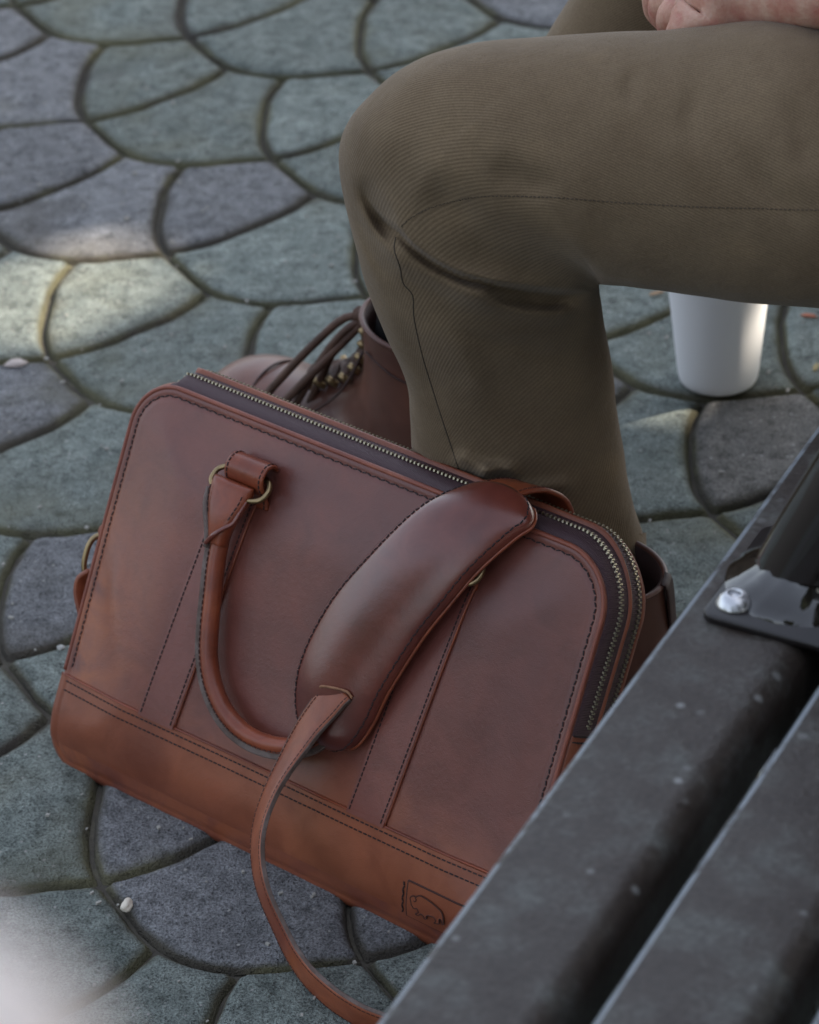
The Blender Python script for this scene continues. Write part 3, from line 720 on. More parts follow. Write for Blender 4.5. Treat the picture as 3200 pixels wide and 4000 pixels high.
# ------------------------------------------------------------------ person
per=empty('person','seated person in olive brown twill trousers and brown lace-up boots, hand on thigh','person',loc=(.45,1.92,0))
def P_(name,V,F,mat,**k):
    V=np.array(V,float)-np.array([.45,1.92,0]); return mk(name,V,F,mat,per,**k)
ST=[((0.3879, 1.8763, 0.5036), (0.0032, 0.0418, 0.0785)), ((0.3147, 1.8944, 0.5066), (0.0033, 0.0404, 0.0766)), ((0.2837, 1.9022, 0.5073), (0.0018, 0.0395, 0.0748)), ((0.2554, 1.9093, 0.5079), (0.0034, 0.0387, 0.0738)), ((0.236, 1.9141, 0.5091), (0.002, 0.0392, 0.0746)), ((0.2144, 1.9197, 0.5087), (-0.0003, 0.0391, 0.0741)), ((0.1934, 1.9255, 0.5064), (-0.0018, 0.0384, 0.0725)), ((0.173, 1.9311, 0.5045), (-0.0042, 0.0376, 0.0707)), ((0.1541, 1.9362, 0.5036), (-0.008, 0.0371, 0.0694)), ((0.1359, 1.941, 0.5028), (-0.0127, 0.0367, 0.0684)), ((0.1191, 1.9455, 0.5019), (-0.019, 0.0364, 0.0674)), ((0.1041, 1.9497, 0.5002), (-0.0272, 0.0364, 0.0668)), ((0.0918, 1.9533, 0.4982), (-0.0351, 0.0362, 0.066)), ((0.0823, 1.9563, 0.4954), (-0.0428, 0.0357, 0.0648)), ((0.0733, 1.9595, 0.4913), (-0.0511, 0.0349, 0.0629)), ((0.0659, 1.9624, 0.4861), (-0.0582, 0.0336, 0.0601)), ((0.0602, 1.965, 0.4805), (-0.0639, 0.032, 0.0568)), ((0.0549, 1.9677, 0.4739), (-0.0693, 0.0301, 0.0531)), ((0.0508, 1.9701, 0.4675), (-0.0736, 0.0282, 0.0493)), ((0.0482, 1.9721, 0.4611), (-0.0763, 0.0262, 0.0453)), ((0.0468, 1.9737, 0.4548), (-0.0779, 0.0241, 0.0413)), ((0.0463, 1.9754, 0.4474), (-0.0787, 0.0218, 0.0367)), ((0.0467, 1.977, 0.4389), (-0.0787, 0.019, 0.0314)), ((0.0477, 1.9786, 0.4302), (-0.0781, 0.0163, 0.0262)), ((0.0492, 1.9802, 0.4201), (-0.0772, 0.0133, 0.0205)), ((0.051, 1.9823, 0.4095), (-0.076, 0.0103, 0.015)), ((0.0532, 1.9851, 0.3976), (-0.0746, 0.0076, 0.0099)), ((0.0557, 1.9889, 0.3846), (-0.0729, 0.005, 0.0052)), ((0.0587, 1.9941, 0.3687), (-0.0711, 0.0024, 0.0005)), ((0.062, 2.0007, 0.3505), (-0.0694, 0.0003, -0.0032)), ((0.0657, 2.0077, 0.3318), (-0.0676, -0.001, -0.0054)), ((0.069, 2.0158, 0.3108), (-0.0669, -0.0017, -0.0067)), ((0.0711, 2.0243, 0.2889), (-0.0673, -0.0021, -0.0075)), ((0.0727, 2.0323, 0.2665), (-0.0679, -0.0024, -0.0079)), ((0.0741, 2.0384, 0.2461), (-0.0685, -0.0022, -0.0075)), ((0.0765, 2.0424, 0.2267), (-0.0684, -0.002, -0.0073)), ((0.0799, 2.0453, 0.2072), (-0.0677, -0.0016, -0.0066)), ((0.0842, 2.0482, 0.1871), (-0.0671, -0.0009, -0.0057)), ((0.0898, 2.0511, 0.165), (-0.0667, -0.0004, -0.0051)), ((0.0944, 2.0538, 0.145), (-0.0664, 0.0001, -0.0044)), ((0.097, 2.0559, 0.1306), (-0.0658, 0.0001, -0.0045)), ((0.0982, 2.0576, 0.1209), (-0.0656, 0.0001, -0.0046))]
D=np.array([0,.8383,-.5452])
def polydist(P,pl):
    """signed distance to polyline & taper parameter; P (n,2)"""
    best=np.full(len(P),1e9); sg=np.zeros(len(P)); par=np.zeros(len(P)); pl=np.array(pl); L=np.r_[0,np.cumsum(np.linalg.norm(np.diff(pl,axis=0),axis=1))]
    for i in range(len(pl)-1):
        a,b=pl[i],pl[i+1]; ab=b-a; l=ab@ab; t=np.clip(((P-a)@ab)/l,0,1); q=a+t[:,None]*ab; dv=P-q; dd=np.linalg.norm(dv,axis=1)
        m=dd<best; best[m]=dd[m]; cr=(ab[0]*dv[:,1]-ab[1]*dv[:,0]); sg[m]=np.sign(cr)[m]; par[m]=((L[i]+t*math.sqrt(l))/L[-1])[m]
    return best,sg,par
FOLDS=[('s',.0230,.0100,[(-0.0190,1.4760),(-0.0146,1.4669),(-0.0061,1.4549),(0.0033,1.4457),(0.0104,1.4372),(0.0219,1.428),(0.0330,1.4215),(0.0416,1.4174),(0.0516,1.4145),(0.0631,1.4115),(0.0845,1.4080),(0.1005,1.4063),(0.1218,1.4051)],(.22,.10)),
('r',0.0151,0.0067,[(-0.0064, 1.4493), (0.0022, 1.4371), (0.0155, 1.4238), (0.0368, 1.4124), (0.0583, 1.4072), (0.0844, 1.4022)],(0.2, 0.25)),
('v',0.0138,0.0059,[(0.0506, 1.4077), (0.0674, 1.4026), (0.0843, 1.3995), (0.0997, 1.3996), (0.115, 1.403)],(0.25, 0.25)),
('r',0.0123,0.0059,[(0.0228, 1.4138), (0.0427, 1.405), (0.0581, 1.4003), (0.0781, 1.3967), (0.0996, 1.3949), (0.115, 1.4001)],(0.3, 0.15)),
('v',0.0060,0.0032,[(-0.0269, 1.4679), (-0.0212, 1.4489), (-0.0122, 1.4309), (0.0003, 1.4161)],(0.3, 0.3)),
('r',0.0075,0.0034,[(-0.024, 1.4761), (-0.0175, 1.4579), (-0.0084, 1.4415), (0.0017, 1.4277), (0.0136, 1.4166)],(0.3, 0.3)),
('v',0.0170,0.0060,[(-0.0205, 1.4828), (-0.0161, 1.4685), (-0.0077, 1.4536), (0.0003, 1.4445)],(0.35, 0.35)),
('r',0.0050,0.0032,[(-0.0291, 1.4581), (-0.0241, 1.4405), (-0.0158, 1.4231), (-0.0026, 1.4067)],(0.3, 0.3)),
('v',0.0035,0.0050,[(0.022, 1.3946), (0.0451, 1.3825), (0.0715, 1.3763), (0.0964, 1.3791)],(0.4, 0.4)),
('v',0.0067,0.0090,[(0.0163, 1.4716), (0.0339, 1.4576), (0.0548, 1.4447)],(0.4, 0.4)),
('v',0.0061,0.0090,[(0.0558, 1.4796), (0.078, 1.4668), (0.1002, 1.4568)],(0.4, 0.4)),
('v',0.0085,0.0108,[(0.032, 1.4478), (0.0544, 1.4319), (0.0816, 1.4184), (0.1074, 1.4108)],(0.4, 0.4)),
('v',0.0067,0.0081,[(-0.0086, 1.4115), (0.0057, 1.3851), (0.017, 1.3537), (0.0254, 1.325)],(0.4, 0.4)),
('r',0.0061,0.0099,[(0.0222, 1.399), (0.0414, 1.3676), (0.0561, 1.3279)],(0.4, 0.4)),
('v',0.0043,0.0072,[(0.0683, 1.3735), (0.0994, 1.3684), (0.1195, 1.3731)],(0.4, 0.4)),
('r',0.0091,0.0054,[(0.0281, 1.312), (0.0392, 1.3058), (0.0504, 1.2995), (0.06, 1.2941)],(0.3, 0.3)),
('r',0.0088,0.0049,[(0.042, 1.2918), (0.0536, 1.2985), (0.065, 1.299), (0.0762, 1.2948)],(0.3, 0.3)),
('r',0.0061,0.0054,[(0.0662, 1.284), (0.0906, 1.286), (0.1147, 1.2879)],(0.3, 0.3)),
('v',0.0020,0.0045,[(0.1508, 1.5341), (0.1411, 1.5155), (0.147, 1.4993)],(0.4, 0.4)),
('v',0.0028,0.0065,[(0.1862, 1.5246), (0.1757, 1.4969), (0.1823, 1.4669)],(0.4, 0.4)),
('v',0.0036,0.0075,[(0.2316, 1.5079), (0.2374, 1.4787), (0.2446, 1.4512)],(0.4, 0.4)),
('v',0.0036,0.0075,[(0.2021, 1.4762), (0.2205, 1.4476), (0.2446, 1.4265)],(0.4, 0.4))]
def fold_field(XW):
    f=np.zeros(len(XW))
    for typ,amp,wid,pl,tp in FOLDS:
        pl=cat([(a,b,0) for a,b in pl],40)[:,:2]; dd,sg,par=polydist(XW,pl)
        tap=np.clip(par/tp[0],0,1)*np.clip((1-par)/tp[1],0,1) if tp else 1.0
        tap=tap*tap*(3-2*tap) if tp else 1.0
        if typ=='r': f+=amp*np.exp(-(dd/wid)**2)*tap
        elif typ=='v': f-=amp*np.exp(-(dd/wid)**2)*tap
        elif typ=='s': # overhang: positive side stands forward, sharp at the line
            s=dd*sg; f+=np.where(s>0,.010*np.exp(-np.abs(s)/.028),-amp*np.exp(-np.abs(s)/wid))*tap*np.tanh(np.abs(s)/.0007)+0*s
    return f
def leg(stations,nr,na,k=.95,folds=True,seed=0):
    A=cat([tuple(c)+tuple(a) for c,a in stations],nr); Cc=A[:,:3]; Aa=A[:,3:]
    # even front-biased angles: 0..pi faces the camera side
    ang=np.r_[np.linspace(0,math.pi,int(na*.68),endpoint=False),np.linspace(math.pi,2*math.pi,na-int(na*.68),endpoint=False)]
    V=np.zeros((nr,len(ang),3)); uv=np.zeros((nr,len(ang),2)); T=np.gradient(Cc,axis=0)
    s=np.r_[0,np.cumsum(np.linalg.norm(np.diff(Cc,axis=0),axis=1))]
    # arc length measured on the outer side keeps the weave running round the knee
    for i in range(nr):
        a=Aa[i]; la=np.linalg.norm(a); t=T[i]/(np.linalg.norm(T[i])+1e-9)
        b=-D*la*k
        V[i]=Cc[i]+np.outer(np.cos(ang),a)+np.outer(np.sin(ang),b)
        uv[i,:,1]=ang*.075
    mid=V[:,len(ang)//3]; sm=np.r_[0,np.cumsum(np.linalg.norm(np.diff(mid,axis=0),axis=1))]
    uv[:,:,0]=np.vstack([np.zeros((1,V.shape[1])),np.cumsum(np.linalg.norm(np.diff(V,axis=0),axis=2),axis=0)])
    Vf=V.reshape(-1,3)
    sn=np.clip(np.tile(np.sin(ang),nr),0,1)**.6
    if folds:
        Uv=np.array([0,.5452,.8383]); XW=np.stack([Vf[:,0],Vf@Uv],1); f=fold_field(XW)*sn
        Vf=Vf+np.outer(f,-D)
    nz=np.array([noise.noise(Vector((p[0]*14+seed,p[1]*14,p[2]*14)))*.0022+noise.noise(Vector((p[0]*40+seed,p[1]*40,p[2]*40)))*.0006 for p in Vf])
    cen=np.repeat(Cc,len(ang),0); rd=Vf-cen; rd/=np.linalg.norm(rd,axis=1)[:,None]+1e-9
    Vf=Vf+rd*nz[:,None]
    m=len(ang); F=[(i*m+j,i*m+(j+1)%m,(i+1)*m+(j+1)%m,(i+1)*m+j) for i in range(nr-1) for j in range(m)]
    uvf=uv.reshape(-1,2)
    # turned-in hem
    last=Vf[-m:]; cc=last.mean(0); base=len(Vf); Vf=np.r_[Vf,cc+(last-cc)*.955,cc+(last-cc)*.95+np.array([0,0,.03])]; uvf=np.r_[uvf,uvf[-m:],uvf[-m:]]
    for q in range(2):
        o0=base-m+q*m
        F+=[(o0+j,o0+(j+1)%m,o0+m+(j+1)%m,o0+m+j) for j in range(m)]
    return Vf,F,uvf
V1_,F1_,UV1=leg(ST,430,230)
near=P_('trouser_leg',V1_,F1_,TWILL,uv=UV1)
far_st=[((.62,2.06,.50),(.02,.03,.085)),((.52,2.12,.50),(0.01,.03,.082)),((.40,2.20,.495),(-.005,.028,.076)),((.32,2.25,.490),(-.02,.028,.072)),((.265,2.29,.480),(-.045,.025,.062)),((.235,2.31,.455),(-.062,.015,.045)),((.215,2.325,.425),(-.070,.005,.03)),((.190,2.335,.39),(-.070,0,.02)),((.150,2.340,.33),(-.064,0,.022)),((.105,2.345,.27),(-.058,0,.02)),((.075,2.35,.235),(-.055,0,.018))]
V2_,F2_,UV2=leg(far_st,160,110,.95,False,5)
Fa=P_('trouser_leg',V2_,F2_,TWILL,uv=UV2)
# seat of the trousers
sk=[((.50,1.84,.505),.098),((.60,1.86,.52),.125),((.66,1.95,.54),.14),((.62,2.05,.52),.12),((.54,2.08,.505),.098)]
V,F=tube(cat([c for c,_ in sk],20),np.interp(np.linspace(0,4,20),range(5),[r for _,r in sk]),24); P_('trouser_seat',V,F,TWILL,uv=[(v[0],v[2]) for v in V])
# seams laid on the cloth
bvh=BVHTree.FromPolygons([Vector(v) for v in V1_],F1_)
def cloth(x,w):
    Uv=Vector((0,.5452,.8383)); Dv=Vector((0,.8383,-.5452)); o=Vector((x,0,0))+Uv*w+Dv*0.3
    h=bvh.ray_cast(o,Dv); return (np.array(h[0]),np.array(h[1])) if h[0] else None
def seamline(pts,n):
    Q=[];Nn=[]
    for x,w_ ,_ in cat([(a,b,0) for a,b in pts],n):
        h=cloth(x,w_)
        if h: 
            nn=h[1] if h[1]@(-D)>0 else -h[1]; Q.append(h[0]); Nn.append(nn)
    return np.array(Q),np.array(Nn)
SEAM1=[(0.0027, 1.4471), (0.0091, 1.4517), (0.0186, 1.4557), (0.0309, 1.4585), (0.0477, 1.4598), (0.0628, 1.4591), (0.0853, 1.4568), (0.1151, 1.4526), (0.1447, 1.4483), (0.1815, 1.4434), (0.218, 1.4396), (0.2541, 1.4358), (0.29, 1.4321)]
SEAM2=[(0.0002, 1.4437), (-0.001, 1.4359), (0.0019, 1.4255), (0.0034, 1.4166), (0.0088, 1.4088), (0.0091, 1.3954), (0.0131, 1.374), (0.0186, 1.3536), (0.0248, 1.3313), (0.0305, 1.3119), (0.0348, 1.2971), (0.0393, 1.2838)]
sd_=Acc(); Q,Nn=seamline(SEAM1,160); Q=cat(Q,200); Nn=cat(Nn,200)
off=np.array([.45,1.92,0]); stitches(sd_,Q-off,Nn,.0026,.0016,.0003,.0003,.25)
Q2,Nn2=seamline(SEAM2,90); Q2=cat(Q2,120); Nn2=cat(Nn2,120)
o=sd_.mk('seam_stitching',plain('seam_thread',(.07,.052,.036),.9),near,smooth=False,kind='stuff')
a2=Acc(); a2.add(*tube(Q2-off+Nn2*-.0002,.00055,6,(0,-1,0))); a2.mk('side_seam',plain('seam_shadow_thread',(.055,.042,.030),.95),near)
V,F=tube(Q2-off+np.cross(Nn2,(0,0,1))*.0016-Nn2*.0004,.0013,8,(0,-1,0)); 

# boots
def boot(org,yaw,label=None):
    b=bpy.data.objects.new('boot',None); C.objects.link(b); b.parent=per; b.location=(org[0]-.45,org[1]-1.92,0); b.rotation_euler=(0,0,yaw)
    prof=[((.045,.171),(-.046,.160),.040),((.044,.148),(-.050,.133),.041),((.047,.124),(-.058,.103),.042),((.053,.110),(-.070,.072),.043),((.066,.098),(-.072,.045),.040),((.086,.089),(-.058,.020),.039),((.110,.080),(.000,.016),.042),((.138,.071),(.060,.016),.046),((.164,.066),(.110,.016),.049),((.186,.063),(.150,.016),.049),((.205,.056),(.182,.016),.045),((.219,.044),(.204,.016),.034),((.226,.028),(.219,.016),.014)]
    A=cat([(a[0],a[1],c[0],c[1],w_) for a,c,w_ in [(x[0],x[1],x[2]) for x in prof]],90)
    # cat() parametrises on the first three columns, fine for this purpose
    rings=[]
    for q in A:
        fx,fz,bx,bz_,hw=q; cx,cz=(fx+bx)/2,(fz+bz_)/2; hx,hz=(fx-bx)/2,(fz-bz_)/2; rg=[]
        foot=max(0,min(1,(.10-fz)/.03))
        for a in np.linspace(0,2*math.pi,40,endpoint=False):
            ca,sa=math.cos(a),math.sin(a); pw=.85 if foot>.5 else 1
            y=hw*math.copysign(abs(sa)**pw,sa)*(1-.25*foot*max(0,ca)); rg.append((cx+hx*ca,y,cz+hz*ca))
        rings.append(rg)
    # open collar with thickness
    r0=np.array(rings[0]); c0=r0.mean(0); inn=[c0+(r0-c0)*.93+np.array([0,0,.0008]),c0+(r0-c0)*.92+np.array([0,0,-.02]),c0+(r0-c0)*.9+np.array([0,0,-.07])]
    V,F=loft([tuple(map(tuple,x)) for x in inn[:0]]+rings,True,False,True)
    up=mk('boot_upper',V,F,BOOT,b)
    V,F=loft([list(map(tuple,x)) for x in ([r0+np.array([0,0,.0004]),inn[0],inn[1],inn[2]])],True,False,True); mk('boot_lining',V,F,BOOTD,b)
    V,F=tube([tuple(x) for x in r0+np.array([0,0,.0005])],.0022,8,(0,0,1),closed=True); mk('boot_collar',V,F,BOOT,b)
    # sole
    out=[(-.078,0),(-.074,.022),(-.058,.034),(-.02,.035),(.03,.034),(.08,.043),(.13,.051),(.18,.050),(.213,.036),(.230,.014),(.232,0)]
    po=cat([(x,y,0) for x,y in out]+[(x,-y,0) for x,y in out[::-1][1:-1]],80,True)
    V,F=loft([[(p[0],p[1],z) for p in po] for z in (.004,.018)],True,True,True); mk('boot_sole',V,F,SOLE,b,smooth=False)
    hp=[p for p in po if p[0]<.005]; 
    V,F=loft([[(p[0],p[1],z) for p in sorted(hp,key=lambda p:math.atan2(p[1],p[0]+.03))] for z in (-.003,.004)],True,True,True); mk('boot_heel',V,F,SOLE,b,smooth=False)
    # toe cap seam and quarter seams
    bs_=Acc()
    for xx,w0 in ((.150,.049),):
        arc=[]
        for a in np.linspace(-1.25,1.25,30):
            arc.append((xx-.012*math.cos(a)*-1,.0475*math.sin(a),.018+.050*math.cos(a)))
        bs_.add(*tube(arc,.0011,6,(1,0,0)))
    for sy in (-1,1):
        sp_=cat([(.02,sy*.0375,.150),(-.01,sy*.0412,.142),(-.035,sy*.031,.133)],20); bs_.add(*tube(sp_,.0009,6,(0,1,0)))
        sp_=cat([(.040,sy*.020,.135),(.055,sy*.032,.100),(.085,sy*.041,.070),(.110,sy*.046,.045),(.105,sy*.047,.025)],30); bs_.add(*tube(sp_,.0011,6,(0,1,0)))
    bs_.mk('boot_seam',BOOTD,b,kind='stuff')
    # laces: rungs between hooks up the shaft front, then a bow
    la=Acc(); hk=Acc()
    st_=[(.107,.083),(.094,.088),(.081,.094),(.068,.101),(.058,.113),(.051,.124),(.048,.136),(.047,.147)]
    for i,(x,z) in enumerate(st_):
        wv=.019-.001*i
        la.add(*tube(cat([(x-.006,-wv,z-.003),(x+.004,-wv*.5,z+.002),(x+.0065,0,z+.003),(x+.004,wv*.5,z+.002),(x-.006,wv,z-.003)],14),.0024,8,(0,0,1)))
        if i<len(st_)-1:
            x2,z2=st_[i+1]
            for sy in (-1,1): la.add(*tube(cat([(x-.004,sy*-wv,z),(x*.5+x2*.5+.007,0,z*.5+z2*.5+.004),(x2-.004,sy*wv,z2)],12),.0022,8,(0,0,1)))
        for sy in (-1,1): hk.add(*tube([(x-.009,sy*(wv+.001),z-.002),(x-.003,sy*(wv+.003),z+.001),(x-.001,sy*(wv+.0045),z+.004)],[.0028,.003,.0022],8))
    # bow
    for sy,dz,ln in ((1,0,.085),(1,-.012,.105),(-1,0,.07)):
        la.add(*tube(cat([(.052,0,.152),(.064,sy*.014,.142),(.080,sy*.026+dz,.116),(.098,sy*.036+dz,.112-ln*.40),(.112,sy*.046+dz*1.5,.112-ln*.72)],26),.0033,8,(0,0,1)))
    la.add(*tube(cat([(.052,0,.152),(.070,.008,.148),(.090,.022,.125),(.112,.036,.095),(.126,.046,.072),(.112,.048,.070),(.084,.034,.105),(.054,.006,.148)],40),.0034,8,(0,0,1)))
    la.add(*tube([(.046,.0,.152),(.058,.004,.154),(.064,-.004,.148)],[.005,.007,.004],8))
    V,F=la.V,la.F; mk('boot_lace',V,F,LACE,b); hk.mk('lace_hook',BRASS,b,kind='stuff')
    # pull tab at the back
    V,F,_,_=ribbon(cat([(-.052,0,.115),(-.051,0,.140),(-.049,0,.160),(-.045,0,.162),(-.043,0,.145)],20),[(0,1,0)]*20,.016,.002); mk('pull_tab',V,F,BOOTD,b)
    return b
fb=boot((.014,2.343),math.atan2(.696,-.718))
nb=boot((.124,2.002),math.atan2(.29,-.956))
# socks
V,F=tube(cat([(.085,2.352,.262),(.056,2.350,.225),(.022,2.346,.178),(.010,2.344,.12)],20),.035,24); P_('sock',V,F,SOCKB)
V,F=tube(cat([(.088,2.052,.200),(.104,2.030,.165),(.116,2.012,.135),(.122,2.004,.10)],20),.034,24); P_('sock',V,F,SOCKW)
# body: torso, head, near forearm and fist, one skin
def body():
    vs=[];es=[];rad=[]
    def v(p,r,par=None):
        vs.append(p); rad.append(r if isinstance(r,tuple) else (r,r)); 
        if par is not None: es.append((par,len(vs)-1))
        return len(vs)-1
    pel=v((.64,1.95,.56),(.13,.11)); s1=v((.66,1.95,.72),(.13,.11),pel); s2=v((.62,1.95,.90),(.15,.12),s1); s3=v((.57,1.96,1.02),(.12,.10),s2); nk=v((.53,1.965,1.10),(.05,.05),s3); hd=v((.50,1.97,1.19),(.075,.085),nk); h2=v((.495,1.97,1.28),(.065,.075),hd)
    ja=v((.455,1.97,1.17),(.045,.05),hd)
    for sg,far in ((-1,0),(1,1)):
        sh=v((.58,1.96+sg*.17,1.0),.058,s3)
        if not far:
            el=v((.50,1.80,.735),.044,sh); f1=v((.40,1.845,.685),.042,el); f2=v((.31,1.900,.640),.034,f1); w1=v((.258,1.940,.612),(.0255,.029),f2); w2=v((.234,1.962,.602),(.022,.031),w1)
            pm=v((.209,1.980,.596),(.019,.036),w2)
            for k,(dy,dz,l,rr) in enumerate([(-.024,-.006,.8,.0105),(-.008,.000,.95,.0115),(.010,.001,1,.0118),(.026,-.002,.92,.0112)]):
                a=v((.192-.003*k,1.984+dy*.8,.592+dz),rr*1.15,pm); b_=v((.177-.003*k,1.992+dy,.580+dz),rr,a); c_=v((.179-.003*k,2.006+dy*.9,.560+dz),rr*.92,b_); v((.192-.003*k,2.010+dy*.9,.550+dz),rr*.82,c_)
            a=v((.219,2.005,.590),.013,w2); b_=v((.196,2.022,.575),.0118,a); v((.182,2.022,.562),.010,b_)
        else:
            el=v((.55,2.22,.80),.045,sh); w1=v((.40,2.15,.70),.030,el); pm=v((.33,2.11,.675),(.02,.036),w1)
            for dy in (-.026,-.009,.009,.026): a=v((.295,2.10+dy,.66),.0105,pm); v((.275,2.095+dy,.64),.009,a)
    me=bpy.data.meshes.new('body'); me.from_pydata(vs,es,[]); o=bpy.data.objects.new('body',me); C.objects.link(o)
    md=o.modifiers.new('s','SKIN'); 
    if not me.skin_vertices: 
        bm_=bmesh.new(); bm_.from_mesh(me); bm_.verts.layers.skin.verify(); bm_.to_mesh(me); bm_.free()
    for i,sv in enumerate(me.skin_vertices[0].data): sv.radius=rad[i]; sv.use_root=(i==0)
    sb=o.modifiers.new('d','SUBSURF'); sb.levels=2; sb.render_levels=2
    dg=bpy.context.evaluated_depsgraph_get(); ev=o.evaluated_get(dg); m2=bpy.data.meshes.new_from_object(ev); bpy.data.objects.remove(o)
    V=[tuple(v.co) for v in m2.vertices]; F=[tuple(p.vertices) for p in m2.polygons]; return V,F
def skin():
    m,t,b=nodes('skin'); geo=N(t,'ShaderNodeNewGeometry'); n1=noise_(t,geo.outputs['Position'],48,4,.65); n2=noise_(t,geo.outputs['Position'],420,4,.65)
    r=ramp(t,n1.outputs[0],[(.34,(.44,.17,.13)),(.5,(.50,.27,.20)),(.66,(.58,.38,.29))]); t.links.new(r.outputs[0],b.inputs['Base Color']); b.inputs['Roughness'].default_value=.5
    b.inputs['Subsurface Weight'].default_value=.15; b.inputs['Subsurface Radius'].default_value=(.01,.004,.002); b.inputs['Subsurface Scale'].default_value=.5
    bb=bump(t,n2.outputs[0],.6,.0010); b9=bump(t,n1.outputs[0],.3,.003,bb); t.links.new(b9.outputs[0],b.inputs['Normal']); return m
SK=skin()
try:
    V,F=body(); P_('body',V,F,SK); bb_=BVHTree.FromPolygons([Vector(v) for v in V],F)
    # shirt over the torso
    tors=[((.655,1.95,.55),.155,.20),((.67,1.95,.72),.15,.19),((.63,1.95,.88),.15,.205),((.585,1.96,.99),.13,.20),((.55,1.965,1.06),.08,.10)]
    A=cat([c+(a,b) for c,a,b in tors],40); rings=[[(q[0]+q[3]*math.cos(a),q[1]+q[4]*math.sin(a),q[2]) for a in np.linspace(0,2*math.pi,40,endpoint=False)] for q in A]
    V,F=loft(rings,True); P_('shirt',V,F,plain('shirt_cloth',(.10,.11,.12),.9))
    V,F=tube(cat([(.58,1.79,1.0),(.53,1.79,.86),(.49,1.80,.76)],16),[.078]*16,20); P_('shirt_sleeve',V,F,plain('sleeve_cloth',(.10,.11,.12),.9))
    V,F=tube(cat([(.58,2.13,1.0),(.57,2.19,.88),(.53,2.22,.80)],16),[.078]*16,20); P_('shirt_sleeve',V,F,plain('sleeve_cloth_b',(.10,.11,.12),.9))
    hr=[]
    for i in range(9):
        t=i/8; z=1.225+.155*t; hr.append([(.505+.088*math.cos(a)*math.sqrt(max(.02,1-t*t*.97))+.012,1.97+.082*math.sin(a)*math.sqrt(max(.02,1-t*t*.97)),z-.05+(.035 if math.cos(a)<-.3 and t<.3 else 0)) for a in np.linspace(0,2*math.pi,30,endpoint=False)])
    V,F=loft(hr,True,False,True); P_('hair',V,F,plain('hair_brown',(.04,.025,.018),.6))
    EYE=plain('eye_white',(.6,.6,.6),.2)
    for sy in (-1,1):
        V,F=tube([(.418,1.97+sy*.030,1.205),(.424,1.97+sy*.030,1.205)],[.004,.011],10,(0,0,1)); P_('eye',V,F,EYE)
    ah=Acc(); rr=random.Random(3)
    for i in range(420):
        x=rr.uniform(.20,.40); w_=rr.uniform(-.02,.045); o=Vector((x,1.5,.66+w_)); h=bb_.ray_cast(o,Vector((0,.95,-.3)))
        if not h[0]: continue
        p=np.array(h[0]); n=np.array(h[1]); dr=np.array([-.6+rr.uniform(-.4,.4),rr.uniform(-.2,.2),-.5+rr.uniform(-.5,.5)]); L=rr.uniform(.005,.011)
        Q=[p-off,p-off+n*.0012+dr*L*.5,p-off+n*.0014+dr*L+np.array([0,0,-.001])]
        ah.add(*tube(Q,[.00012,.0001,.00004],3,(0,0,1),caps=False))
    ah.mk('arm_hair',plain('arm_hair',(.10,.05,.03),.6),per,kind='stuff')
except Exception as ex:
    print('BODY',ex); raise

# ------------------------------------------------------------------ bench
BD=np.array([.470,.8827,0]); BP=np.array([.8827,-.470,0]); B0=np.array([-.0295,1.2496,0])
bench=empty('bench','dark slatted park bench with black tubular armrest in the right foreground','bench',loc=(-.0295,1.2496,0),rz=math.atan2(.8827,.470)-math.pi/2)
# bench local: y along the slats, x across (to the right)
def slat_mat():
    m,t,b=nodes('bench_slat_paint'); tc=N(t,'ShaderNodeTexCoord'); v=tc.outputs['Object']
    n1=noise_(t,v,30,5,.65); n2=noise_(t,v,240,4,.7); n3=noise_(t,v,9,3)
    vo=N(t,'ShaderNodeTexVoronoi'); vo.inputs['Scale'].default_value=85; t.links.new(v,vo.inputs['Vector'])
    base=ramp(t,n1.outputs[0],[(.34,(.024,.016,.012)),(.5,(.036,.028,.023)),(.66,(.064,.064,.058))])
    r2=ramp(t,n2.outputs[0],[(.3,(.7,.7,.7)),(.7,(1.3,1.3,1.3))]); c=mix(t,base.outputs[0],r2.outputs[0],1.0,'MULTIPLY')
    sp=ramp(t,vo.outputs['Color'],[(.80,(0,0,0)),(.9,(1,1,1))]); sd=ramp(t,vo.outputs['Distance'],[(.12,(1,1,1)),(.30,(0,0,0))]); s=mix(t,sp.outputs[0],sd.outputs[0],1.0,'MULTIPLY')
    c=mix(t,c,(.22,.225,.22),s)
    t.links.new(c,b.inputs['Base Color']); b.inputs['Roughness'].default_value=.48
    bb=bump(t,n2.outputs[0],.5,.0012); b2=bump(t,n1.outputs[0],.4,.003,bb); t.links.new(b2.outputs[0],b.inputs['Normal']); return m
SLAT=slat_mat()
def edge_light_mat():
    m=SLAT.copy(); m.name='bench_slat_lit_edge'; t=m.node_tree; b=t.nodes['Principled BSDF']; src=b.inputs['Base Color'].links[0].from_socket
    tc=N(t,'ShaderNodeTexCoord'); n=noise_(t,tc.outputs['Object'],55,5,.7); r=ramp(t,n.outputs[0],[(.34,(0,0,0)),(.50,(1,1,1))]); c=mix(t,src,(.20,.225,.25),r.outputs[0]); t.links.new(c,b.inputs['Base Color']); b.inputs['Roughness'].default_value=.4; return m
EDGE_LIGHT=edge_light_mat()  # sky highlight painted into the top-left edge colour, patchy like wear
